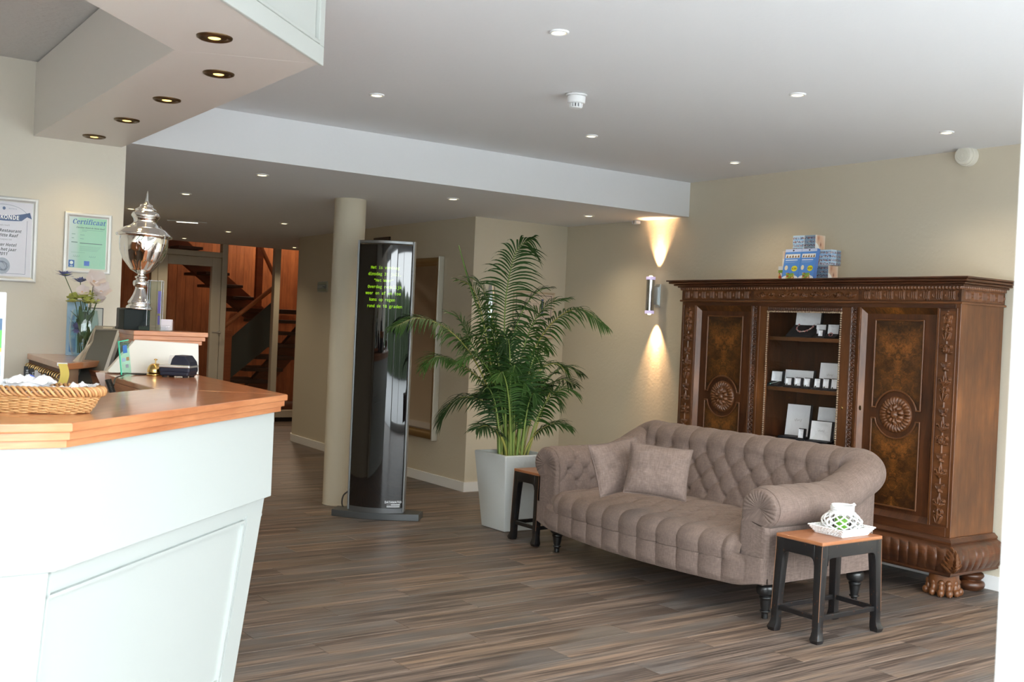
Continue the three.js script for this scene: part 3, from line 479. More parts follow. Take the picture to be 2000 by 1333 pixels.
{
  const sofa = thing('tufted_sofa', 'grey-brown linen buttoned sofa with rolled arms and a high camel back', 'sofa');
  // outer plan path: front left corner, round the back, to the front right corner
  const RC = .17, path = []; { const seg = (a, b, n) => { for (let i = 0; i < n; i++) path.push(a.clone().lerp(b, i / n)); };
    seg(V2(SX0, SZ0), V2(SX1 - RC, SZ0), 60); for (let i = 0; i < 40; i++) { const t = i / 40 * Math.PI / 2; path.push(V2(SX1 - RC + Math.sin(t) * RC, SZ0 + RC - Math.cos(t) * RC)); }
    seg(V2(SX1, SZ0 + RC), V2(SX1, SZ1 - RC), 120); for (let i = 0; i < 40; i++) { const t = i / 40 * Math.PI / 2; path.push(V2(SX1 - RC + Math.cos(t) * RC, SZ1 - RC + Math.sin(t) * RC)); }
    seg(V2(SX1 - RC, SZ1), V2(SX0, SZ1), 60); path.push(V2(SX0, SZ1)); }
  const acc = [0]; for (let i = 1; i < path.length; i++) acc.push(acc[i - 1] + path[i].distanceTo(path[i - 1])); const LEN = acc[acc.length - 1];
  const sample = (s) => { let i = 1; while (i < acc.length - 1 && acc[i] < s) i++; const t = (s - acc[i - 1]) / (acc[i] - acc[i - 1]); const p = path[i - 1].clone().lerp(path[i], t); return p; };
  const frame = (s) => { const p = sample(s), a = sample(Math.max(0, s - .05)), b = sample(Math.min(LEN, s + .05)), d = b.sub(a).normalize(); return [p, V2(d.y, -d.x)]; }; // outward normal
  const armL = SX1 - RC - SX0, cor = RC * Math.PI / 2, sB0 = armL + cor, sB1 = LEN - armL - cor;
  const rise = (s) => sstep(armL - .30, armL + cor * .80, Math.min(s, LEN - s));
  // cross-section: list of [inward distance from outer line, y] with arc lengths
  const section = (s) => { const k = rise(s), T = mix(.195, .27, k), rx = mix(.125, .118, k), ry = mix(.105, .10, k), top = mix(.685, .845, k), yc = top - ry, lean = mix(.0, .085, k), out = mix(.062, .055, k);
    const cx = -out + rx, pts = [], inX = T, cI = cx + rx;                     // roll centre at inward distance cx
    const n1 = 46; for (let i = 0; i <= n1; i++) { const t = i / n1; pts.push([mix(inX, cI, Math.pow(t, 1.15)) , mix(.34, yc, t)]); }
    const n2 = 54; for (let i = 1; i <= n2; i++) { const a = i / n2 * Math.PI * 1.36; pts.push([cx + rx * Math.cos(a), yc + ry * Math.sin(a)]); }
    const last = pts[pts.length - 1]; const n3 = 6; for (let i = 1; i <= n3; i++) { const t = i / n3; pts.push([mix(last[0], 0, t), mix(last[1], last[1] + .004, t)]); }
    const e = pts[pts.length - 1]; for (let i = 1; i <= 12; i++) pts.push([0, mix(e[1], .20, i / 12)]);
    return pts; };
  const NV = section(0).length - 1;
  const shell = (s0, s1, nu, uPhase, sx, rows, v0, st) => { const cache = new Map(); const get = (u) => { if (!cache.has(u)) { const s = mix(s0, s1, u), sec = section(s), L = [0]; for (let i = 1; i < sec.length; i++) L.push(L[i - 1] + Math.hypot(sec[i][0] - sec[i - 1][0], sec[i][1] - sec[i - 1][1])); const [p, n] = frame(s); cache.set(u, [s, sec, L, p, n]); } return cache.get(u); };
    return flipGrid(grid(nu, NV, (u, v) => { const [s, sec, L, p, n] = get(u), j = Math.round(v * NV), [d, y] = sec[j];
      const a = sec[Math.max(0, j - 1)], b = sec[Math.min(NV, j + 1)]; let nx = -(b[1] - a[1]), ny = b[0] - a[0]; const q = Math.hypot(nx, ny) || 1; nx /= -q; ny /= -q;     // section normal (inward distance, y)
      const edge = sstep(0, .05, Math.min(s, LEN - s)) , fade = 1 - sstep(.80, .93, L[j] / L[Math.max(0, NV - 12)]);
      const k = rise(s); let h = j < NV - 17 ? tuft(s - uPhase, L[j] - v0, sx, st, .0145, .018, rows) * mix(.25, 1, edge) * fade : 0;
      h *= 1 - .6 * sstep(50, 72, j); const cornerK = sstep(armL - .02, armL + .1, Math.min(s, LEN - s)) * (1 - sstep(armL + cor - .08, armL + cor + .04, Math.min(s, LEN - s))); h = mix(h, .012, cornerK * .85);
      const D = d + nx * h, Y = y + ny * h; return V(p.x - n.x * D, Y, p.y - n.y * D); }, [(s1 - s0), 1.25])); };
  const SXT = .158;
  part('backrest', shell(armL + cor * .62, LEN - armL - cor * .62, 420, sB0, SXT, 4, .125, .088), M.linen, sofa);
  part('arm', shell(0, armL + cor * .62, 220, armL + .03, .132, 3, .135, .072), M.linen, sofa).userData.label = 'far rolled arm';
  part('arm', shell(LEN - armL - cor * .62, LEN, 220, LEN - armL - .03, .132, 3, .135, .072), M.linen, sofa).userData.label = 'near rolled arm';
  // pleated scroll fronts of the arms
  for (const [s, side] of [[0, -1], [LEN, 1]]) {
    const sec = section(s).filter(([, y]) => y > .2).concat([[.195, .30]]), [p, n] = frame(s), cx = .063, yc = .58, N = sec.length;
    const loop = (u) => { const f = u * N, i = Math.floor(f) % N, t = f - Math.floor(f), a = sec[i], b = sec[(i + 1) % N]; return [mix(a[0], b[0], t), mix(a[1], b[1], t)]; };
    let g = grid(N * 3, 12, (u, v) => { const [d, y] = loop(u), c = y > .5 ? [cx, yc] : [.1, Math.min(yc, y + .02)]; const t = v, D = mix(d, c[0], t), Y = mix(y, c[1], t), ang = Math.atan2(y - yc, d - cx);
      const fan = y > .5 ? Math.sin(ang * 26) * .0028 * Math.sin(Math.PI * Math.min(1, t * 1.1)) : 0; const out = .026 * Math.sqrt(1 - (1 - Math.min(1, t * 3)) ** 2) + fan - (y > .5 ? .012 * t * t * t : 0);
      return V(p.x - n.x * D - out, Y, p.y - n.y * D); }, [.9, .15], true);
    if (side > 0) flipGrid(g);
    const bs = new THREE.Shape(section(s).map(([d, y]) => V2(p.y - n.y * d, y))), bg = new THREE.ShapeGeometry(bs), bp = bg.attributes.position; for (let i = 0; i < bp.count; i++) bp.setXYZ(i, SX0 - .004, bp.getY(i), bp.getX(i)); bg.computeVertexNormals();
    part('arm_front', [g, metric(bg)], M.linen, sofa);
  }
  // seat: tufted top rolling over a rounded nose, channelled front
  const zi0 = SZ0 + .19, zi1 = SZ1 - .19, prof = []; const bow = (z) => .075 * (1 - ((z - (SZ0 + SZ1) / 2) / ((SZ1 - SZ0) / 2)) ** 2);
  for (let i = 0; i <= 60; i++) prof.push([mix(4.93, 4.30, i / 60), SEAT_Y + .012 * Math.sin(i / 60 * Math.PI)]); for (let i = 1; i <= 26; i++) { const a = i / 26 * Math.PI * .5; prof.push([4.30 - .075 * Math.sin(a), SEAT_Y - .075 + .075 * Math.cos(a)]); } for (let i = 1; i <= 8; i++) prof.push([4.225 + .006 * i / 8, SEAT_Y - .075 - .05 * i / 8]);
  const NP = prof.length - 1, PL2 = [0]; for (let i = 1; i <= NP; i++) PL2.push(PL2[i - 1] + Math.hypot(prof[i][0] - prof[i - 1][0], prof[i][1] - prof[i - 1][1]));
  part('seat', grid(360, NP, (u, v) => { const z = mix(zi0 - .03, zi1 + .03, u), j = Math.round(v * NP), [x, y] = prof[j], a = prof[Math.max(0, j - 1)], b = prof[Math.min(NP, j + 1)]; let nx = b[1] - a[1], ny = -(b[0] - a[0]); const q = Math.hypot(nx, ny); nx /= q; ny /= q;
    const fwdK = sstep(4.75, 4.25, x), L = PL2[j] - .13, rows = 4, c = (z - (zi0 + zi1) / 2);
    let h = tuft(c, L, .155, .125, .019, .018, rows, 1.5); const endK = sstep(0, .05, Math.min(z - zi0, zi1 - z)); h = h * mix(.4, 1, endK) - .012 * (1 - endK);
    if (j === NP) h -= .012;
    return V(x - bow(z) * fwdK + nx * h, y + ny * h, z); }, [1.75, 1.0]), M.linen, sofa);
  // lower rail: buttons along its top, pleated panels below, wraps across the whole width
  part('front_rail', grid(400, 40, (u, v) => { const z = mix(SZ0 - .004, SZ1 + .004, u), c = z - (SZ0 + SZ1) / 2, e = Math.min(z - SZ0, SZ1 - z), sp = .155, cell = Math.abs(Math.sin(Math.PI * (c / sp + .5)));
    const y = mix(.335, .172 - .018 * (1 - (c / .97) ** 2) + .03 * (1 - sstep(0, .2, e)), v), low = sstep(0, .25, v) * (1 - sstep(.75, 1, v) * .9);
    const n = Math.round(c / sp + .5) - .5, db = (c - n * sp) ** 2 + ((y - .30) * 1.2) ** 2, mid = sstep(.08, .2, e);
    let h = .004 + mid * (.019 * low * Math.pow(cell, .45) - .014 * Math.exp(-db / .0003)) + (1 - mid) * .016 * sstep(0, .1, v + .1); if (e < .03) h -= .02 * (1 - Math.sqrt(Math.max(0, 1 - (1 - Math.max(0, e) / .03) ** 2))); if (v > .98) h -= .02;
    return V(4.232 - bow(z) * .95 - h, y, z); }, [1.95, .2]), M.linen, sofa);
  part('underside', slab([[SX0 - .02, SZ0 + .02], [SX1 - .03, SZ0 + .02], [SX1 - .03, SZ1 - .02], [SX0 - .02, SZ1 - .02]], .195, .32), M.linen, sofa);
  const btn = new THREE.SphereGeometry(.0085, 12, 8).scale(1, 1, .6);
  const legG = lathe(smoothPts([[.0, .205], [.026, .205], [.028, .195], [.030, .188], [.045, .172], [.049, .152], [.043, .128], [.028, .118], [.034, .114], [.034, .106], [.031, .10], [.027, .075], [.022, .05], [.021, .046], [.027, .043], [.027, .036], [.019, .032], [.017, .01], [.016, 0], [0, 0]], 90), 40);
  for (const [x, z] of [[4.335, SZ0 + .085], [4.335, SZ1 - .085], [SX1 - .12, SZ1 - .085], [SX1 - .12, SZ0 + .085]]) part('leg', legG, M.blackSatin, sofa).position.set(x, 0, z);
}
// cushions
function cushion(label, w, h, th, seed) {
  const t = thing('cushion', label, 'cushion', [0, 0, 0]);
  const side = (s) => { const g = grid(60, 60, (u, v) => { const a = u * 2 - 1, b = v * 2 - 1, pin = 1 - .055 * (1 - b * b) * Math.abs(a) ** 3, pin2 = 1 - .055 * (1 - a * a) * Math.abs(b) ** 3; const puff = Math.pow(Math.max(0, 1 - a ** 4), .55) * Math.pow(Math.max(0, 1 - b ** 4), .55) * (1 - .35 * (a * a + b * b) / 2);
      const wr = (fbm(u * 5 + seed, v * 4, 71 + seed, 64, 64, 3) - .5) * .022 * puff + Math.sin((a * 3 - b * 5 + seed) * 3) * .004 * Math.abs(a) * puff; return V(a * w / 2 * pin, b * h / 2 * pin2, s * (puff * th / 2 + wr)); }, [w, h]); return s > 0 ? g : flipGrid(g); };
  part('cover', [side(1), side(-1)], M.linen, t);
  const e = []; for (let i = 0; i <= 80; i++) { const q = i / 80 * 4, k = Math.floor(q) % 4, f = (q % 1) * 2 - 1, P = [[f, -1], [1, f], [-f, 1], [-1, -f]][k]; const [a, b] = P; e.push(V(a * w / 2 * (1 - .055 * (1 - b * b) * Math.abs(a) ** 3), b * h / 2 * (1 - .055 * (1 - a * a) * Math.abs(b) ** 3), 0)); }
  part('seam', new THREE.TubeGeometry(new THREE.CatmullRomCurve3(e, false), 160, .0035, 6), M.linen, t);
  return t;
}
{
  const a = cushion('square linen cushion facing forward, in front of the other cushion', .35, .29, .13, 1), p = at(1285, 921, 6.02); a.position.copy(p); a.rotation.set(-.26, -.82, -.08, 'YXZ');
  const b = cushion('square linen cushion leaning in the far corner, half behind the other', .36, .30, .12, 5), q = at(1208, 912, 6.22); b.position.copy(q); b.rotation.set(-.30, -.05, .12, 'YXZ');
}
// ================================================================ two lacquered stools
function stoolParts(t) {
  const W = .465, D = .285, H = .485, lac = stoolLac, hw = W / 2, hd = D / 2, sp = .022;
  part('top', [bx(-hw, hw, H - .016, H, -hd, hd, .004, false)], stoolTop, t);
  // apron and leg of one face as a board with a rounded-corner cut-out, so that leg flows into apron
  const face = (w, depth) => { const s = new THREE.Shape(), a = w / 2, f = .048, ap = .062, r = .035, y1 = H - .016, k = sp * .8; s.moveTo(-a - k, .0); s.lineTo(-a, y1); s.lineTo(a, y1); s.lineTo(a + k, 0); s.lineTo(a + k - f * .92, 0); s.lineTo(a - f, y1 - ap - r); s.quadraticCurveTo(a - f, y1 - ap, a - f - r, y1 - ap); s.lineTo(-a + f + r, y1 - ap); s.quadraticCurveTo(-a + f, y1 - ap, -a + f, y1 - ap - r); s.lineTo(-a - k + f * .92, 0); s.closePath(); return s; };
  const apron = (w) => { const s = new THREE.Shape(), a = w / 2, f = .048, ap = .062, r = .035; s.moveTo(-a + f, 0); s.lineTo(a - f, 0); s.lineTo(a - f, -ap - r); s.quadraticCurveTo(a - f, -ap, a - f - r, -ap); s.lineTo(-a + f + r, -ap); s.quadraticCurveTo(-a + f, -ap, -a + f, -ap - r); s.closePath(); return new THREE.ExtrudeGeometry(s, { depth: .022, bevelEnabled: true, bevelSize: .002, bevelThickness: .002, bevelSegments: 1, curveSegments: 10 }).translate(0, H - .016, -.024); };
  part('apron', metric(apron(W).translate(0, 0, hd)), lac, t); part('apron', metric(apron(W).rotateY(Math.PI).translate(0, 0, -hd)), lac, t);
  part('apron', metric(apron(D).rotateY(Math.PI / 2).translate(hw, 0, 0)), lac, t); part('apron', metric(apron(D).rotateY(-Math.PI / 2).translate(-hw, 0, 0)), lac, t);
  for (const [sx, sz] of [[1, 1], [-1, 1], [1, -1], [-1, -1]]) {
    const L = (y, o) => [sx * (hw - .025 + o * sp), y, sz * (hd - .025 + o * sp * .6)];
    const sec = [[H - .017, 0, .050], [H - .10, .05, .049], [.3, .3, .046], [.10, .72, .041], [.055, .72, .040], [.035, .86, .046], [.018, 1.1, .054], [.0, 1.05, .044]];
    const g = grid(16, sec.length - 1, (u, v) => { const [y, o, s] = sec[Math.round(v * (sec.length - 1))], [x, yy, z] = L(y, o), a = u * Math.PI * 2 + Math.PI / 4, n = 7, c = Math.cos(a), q = Math.sin(a), m = Math.pow(Math.abs(c) ** n + Math.abs(q) ** n, -1 / n); return V(x + c * m * s / 2, yy, z + q * m * s / 2); }, null, true);
    part('leg', metric(toFlat(flipGrid(g))), lac, t); }
  const y = .118, ox = hw - .025 + sp * .68, oz = hd - .025 + sp * .42;
  for (const s of [1, -1]) { part('stretcher', bx(-ox, ox, y - .013, y + .013, s * oz - .009, s * oz + .009, .004), lac, t); part('stretcher', bx(s * ox - .009, s * ox + .009, y - .013, y + .013, -oz, oz, .004), lac, t); }
}
const toFlat = (g) => { g = mergeVertices(g, 1e-5); return toCreasedNormals(g, .7); };
const wornMap = dataTex(512, 512, (u, v) => { const a = fbm(u * 18, v * 18, 101, 18, 18, 4), b = fbm(u * 70, v * 40, 102, 70, 40, 2); const w = sstep(.66, .76, a * .7 + b * .3); return lerp3([.085, .085, .095], [.34, .19, .11], w); }, true, [3, 3]);
const stoolLac = phys({ map: wornMap, roughness: .32, clearcoat: .35, clearcoatRoughness: .25 }), stoolTop = phys({ map: cherryMap, color: rgb(.70, .71, .73), roughness: .38, clearcoat: .2 });
const edgeWorn = std({ color: rgb(.24, .11, .055), roughness: .5 });
{
  const a = thing('lacquer_stool', 'worn black lacquered stool with a brown wooden top at the near end of the sofa', 'stool', [4.443, 0, -3.435]); stoolParts(a);
  // rubbed edges
  const H = .485, hw = .2325, hd = .1425, l = []; for (const [sx, sz] of [[1, 1], [-1, 1], [-1, -1], [1, -1]]) l.push(bar(V(sx * (hw - .0028), H - .02, sz * (hd - .0028)), V(sx * (hw + .0088), .105, sz * (hd + .0026)), .0017, 6));
  for (const g of l) part('rubbed_edge', g, edgeWorn, a); part('rubbed_edge', [bar(V(-hw, H - .016, hd), V(hw, H - .016, hd), .0016, 6), bar(V(-hw, H - .016, -hd), V(-hw, H - .016, hd), .0016, 6)], edgeWorn, a);
  copyOf(a, 'worn black lacquered stool between the white planter and the far arm of the sofa').position.set(4.545, 0, -5.835);
}
// ================================================================ tray with lantern on the near stool
{
  const y = .485, c = onY(1650, 1040, y), base = thing('wicker_tray', 'small white wicker tray standing on the near stool', 'tray', [4.515, y, -3.42], .0), wm = std({ color: rgb(.86, .87, .88), roughness: .6 });
  const hw = .102, hd = .085; part('tray_base', bx(-hw, hw, .0, .012, -hd, hd, .002), wm, base);
  const rim = [], pt = (t, k, ph) => { const q = (t % 1) * 4, i = Math.floor(q), f = (q - i) * 2 - 1, P = [[f, -1], [1, f], [-f, 1], [-1, -f]][i], g = 1 + .06 * k; const w = .0025 * Math.sin(t * Math.PI * 2 * 44 + ph); return V(P[0] * hw * g + P[0] * w, .008 + k * .0078, P[1] * hd * g + P[1] * w); };
  for (let k = 0; k < 5; k++) { const e = []; for (let i = 0; i < 176; i++) e.push(pt(i / 176, k, k % 2 ? Math.PI : 0)); rim.push(tube(e, .0042, 352, 6, true)); } part('woven_rim', rim, wm, base);
  const t = thing('lantern', 'round white woven candle lantern with a wire handle on the wicker tray', 'lantern', [4.515, y + .013, -3.42]);
  const R = .098, prof = (a) => [R * (.62 + .38 * Math.sin(Math.min(1, a * 1.02) * Math.PI)), .004 + a * .090]; // basket belly
  const strips = []; for (let i = 0; i < 12; i++) for (const s of [1, -1]) { const e = []; for (let k = 0; k <= 16; k++) { const a = k / 16, [r, yy] = prof(a), th = i / 12 * Math.PI * 2 + s * a * 1.5; e.push(V(Math.cos(th) * (r + s * .0012), yy, Math.sin(th) * (r + s * .0012))); } strips.push(tube(e, .0042, 28, 6)); }
  part('lattice', strips, wm, t);
  part('ring', [new THREE.TorusGeometry(R * .62, .005, 8, 48).rotateX(Math.PI / 2).translate(0, .006, 0), new THREE.TorusGeometry(R * .64, .005, 8, 48).rotateX(Math.PI / 2).translate(0, .094, 0)], wm, t);
  part('neck', lathe([[.053, .091], [.0555, .091], [.0555, .132], [.053, .134], [.0515, .132], [.0515, .091]], 48), wm, t); part('neck_ring', [.098, .106, .114, .122].map((q) => new THREE.TorusGeometry(.0555, .0036, 8, 48).rotateX(Math.PI / 2).translate(0, q, 0)), wm, t);
  part('handle', [tube([[.057, .124, 0], [.07, .13, .0], [.03, .138, .055], [-.04, .145, .06], [-.078, .138, .0], [-.057, .124, 0]], .0028, 50), new THREE.TorusGeometry(.009, .0022, 8, 20).translate(.02, .138, .052)], wm, t);
  for (const s of [1, -1]) part('ear', new THREE.TorusGeometry(.016, .004, 8, 24).translate(s * (R + .004), .052, 0), wm, t);
  part('glass_jar', lathe([[.0, .006], [.044, .006], [.046, .01], [.046, .115], [.0445, .115], [.0445, .012], [0, .010]], 40), phys({ color: 0xffffff, transmission: 1, thickness: .002, roughness: .02, ior: 1.45 }), t);
  const cd = thing('candle', 'green candle inside the white woven lantern', 'candle', [4.500, y + .026, -3.41]); part('wax', lathe([[0, 0], [.031, 0], [.033, .003], [.033, .052], [.03, .055], [0, .053]], 32), std({ color: rgb(.16, .45, .04), roughness: .5 }), cd); part('wick', bar(V(0, .053, 0), V(.001, .062, 0), .0008, 6), M.black, cd);
}
// ================================================================ planter
{
  const t = thing('square_planter', 'tall tapered white-grey square planter holding the palm', 'planter', [4.535, 0, -6.315]), H = .548, a = .147, b = .2;
  const pm = plaster(.62, .645, .64, .002, .6);
  const ring = (h, y, r) => { const p = []; for (let k = 0; k < 4; k++) for (let i = 0; i <= 6; i++) { const t2 = (k + i / 6) * Math.PI / 2, cx = [1, -1, -1, 1][k], cz = [1, 1, -1, -1][k]; p.push(V(cx * (h - r) + Math.cos(t2) * r, y, cz * (h - r) + Math.sin(t2) * r)); } p.push(p[0].clone()); return p; };
  const rows = [ring(a - .01, .0, .008), ring(a, .006, .01), ring(mix(a, b, .5), H / 2, .01), ring(b, H - .006, .011), ring(b - .005, H, .009), ring(b - .030, H, .006), ring(b - .034, H - .006, .006), ring(b - .04, H - .07, .006)];
  part('pot', metric(toFlat(flipGrid(grid(28, rows.length - 1, (u, v) => rows[Math.round(v * (rows.length - 1))][Math.round(u * 28)].clone(), [1, 1])))), pm, t);
  part('bottom', bx(-a + .01, a - .01, .0, .01, -a + .01, a - .01), pm, t);
  part('soil', grid(30, 30, (u, v) => V((u - .5) * .325, H - .045 + (fbm(u * 12, v * 12, 5, 64, 64, 3) - .5) * .035, (.5 - v) * .325)), std({ color: rgb(.035, .022, .015), roughness: 1 }), t);
}
// ================================================================ carved display cabinet
const CAB = new THREE.Vector3(5.67, 0, -4.677), CW = 1.128, CDEP = .45;
const spiral = (x, cx, cy, r, turns, dir, a0, lw) => { x.lineWidth = lw; x.beginPath(); for (let i = 0; i <= 60; i++) { const t = i / 60, a = a0 + dir * t * turns * Math.PI * 2, q = r * (1 - .86 * t); const X = cx + Math.cos(a) * q, Y = cy + Math.sin(a) * q; i ? x.lineTo(X, Y) : x.moveTo(X, Y); } x.stroke(); x.beginPath(); x.arc(cx, cy, r * .22, 0, 7); x.fill(); };
const leafShape = (x, cx, cy, len, wid, ang) => { x.save(); x.translate(cx, cy); x.rotate(ang); x.beginPath(); x.moveTo(0, 0); x.quadraticCurveTo(wid, -len * .45, 0, -len); x.quadraticCurveTo(-wid, -len * .45, 0, 0); x.fill(); x.restore(); };
const motifs = {
  flower(x, c, y, u) { for (let i = 0; i < 5; i++) { const a = i / 5 * Math.PI * 2 - Math.PI / 2; x.beginPath(); x.arc(c + Math.cos(a) * u * .2, y + Math.sin(a) * u * .2, u * .135, 0, 7); x.fill(); } x.fillStyle = '#777'; x.beginPath(); x.arc(c, y, u * .11, 0, 7); x.fill(); x.fillStyle = '#fff'; x.beginPath(); x.arc(c, y, u * .06, 0, 7); x.fill(); },
  lyre(x, c, y, u) { for (const s of [-1, 1]) { spiral(x, c + s * u * .2, y - u * .22, u * .17, 1.1, s, s > 0 ? Math.PI * .6 : Math.PI * .4, u * .075); leafShape(x, c + s * u * .05, y + u * .4, u * .5, u * .12, s * .5); } leafShape(x, c, y + u * .4, u * .9, u * .12, 0); },
  urn(x, c, y, u) { x.beginPath(); x.ellipse(c, y, u * .26, u * .2, 0, 0, Math.PI); x.fill(); x.fillRect(c - u * .3, y - u * .09, u * .6, u * .09); x.fillRect(c - u * .08, y + u * .16, u * .16, u * .14); x.fillRect(c - u * .18, y + u * .27, u * .36, u * .07); x.strokeStyle = '#555'; x.lineWidth = u * .03; for (let i = -2; i <= 2; i++) { x.beginPath(); x.moveTo(c + i * u * .09, y); x.lineTo(c + i * u * .05, y + u * .16); x.stroke(); } x.strokeStyle = '#fff'; },
  leaves(x, c, y, u) { for (const a of [-1.15, -.6, 0, .6, 1.15]) leafShape(x, c, y + u * .3, u * (.58 - Math.abs(a) * .12), u * .12, a); x.beginPath(); x.arc(c, y + u * .3, u * .08, 0, 7); x.fill(); for (const s of [-1, 1]) { x.beginPath(); x.arc(c + s * u * .36, y - u * .02, u * .075, 0, 7); x.fill(); } },
  mask(x, c, y, u) { x.beginPath(); x.ellipse(c, y, u * .17, u * .23, 0, 0, 7); x.fill(); x.fillStyle = '#666'; for (const s of [-1, 1]) { x.beginPath(); x.ellipse(c + s * u * .07, y - u * .05, u * .035, u * .025, 0, 0, 7); x.fill(); } x.fillRect(c - u * .07, y + u * .1, u * .14, u * .025); x.fillStyle = '#fff'; for (const s of [-1, 1]) { spiral(x, c + s * u * .32, y - u * .14, u * .13, 1, -s, s > 0 ? Math.PI : 0, u * .06); leafShape(x, c + s * u * .14, y + u * .22, u * .3, u * .08, s * 1.4); } },
};
const order = ['flower', 'lyre', 'mask', 'urn', 'leaves', 'lyre', 'urn', 'leaves', 'mask', 'urn', 'leaves', 'urn', 'leaves', 'lyre'];
const drawPilaster = (x, W, H) => { const n = order.length, step = H / n; x.lineWidth = W * .05; x.globalAlpha = .5; x.fillRect(W * .485, 0, W * .03, H); x.globalAlpha = 1; order.forEach((k, i) => motifs[k](x, W / 2, step * (i + .5), Math.min(W * 1.12, step * 1.22))); };
const drawScroll = (x, W, H) => { const c = W / 2; motifs.leaves(x, c, H * .5, H * 1.0); for (const s of [-1, 1]) for (let i = 0; i < 4; i++) { const X = c + s * W * (.10 + i * .105), up = i % 2 ? 1 : -1; spiral(x, X, H * (.5 + up * .06), H * .36, 1.35, s * up, s > 0 ? Math.PI : 0, H * .11); leafShape(x, X + s * H * .3, H * (.5 + up * .3), H * .62, H * .16, s * (up > 0 ? .9 : 2.2)); leafShape(x, X - s * H * .1, H * (.5 - up * .34), H * .4, H * .1, s * (up > 0 ? 2.4 : .8)); } };
const drawBars = (n) => (x, W, H) => { const step = W / n; for (let i = 0; i < n; i++) { const c = step * (i + .5); for (const k of [-1, 0, 1]) { x.beginPath(); x.roundRect(c + k * step * .16 - step * .04, H * .08, step * .08, H * .84, step * .05); x.fill(); } x.beginPath(); x.arc(c + step * .5, H * .5, step * .07, 0, 7); x.fill(); } };
const drawTongues = (n) => (x, W, H) => { const step = W / n; for (let i = 0; i < n; i++) { x.beginPath(); x.moveTo(step * (i + .08), 0); x.lineTo(step * (i + .92), 0); x.quadraticCurveTo(step * (i + .9), H * .7, step * (i + .5), H * .95); x.quadraticCurveTo(step * (i + .1), H * .7, step * (i + .08), 0); x.fill(); } };
const drawGuilloche = (n) => (x, W, H) => { const s = H / n; x.lineWidth = W * .10; for (let i = 0; i < n; i++) { const y = s * (i + .5); x.beginPath(); x.arc(W / 2, y, Math.min(W * .3, s * .52), 0, 7); x.stroke(); x.beginPath(); x.arc(W / 2, y, W * .1, 0, 7); x.fill(); } x.fillRect(0, 0, W * .1, H); x.fillRect(W * .9, 0, W * .1, H); };
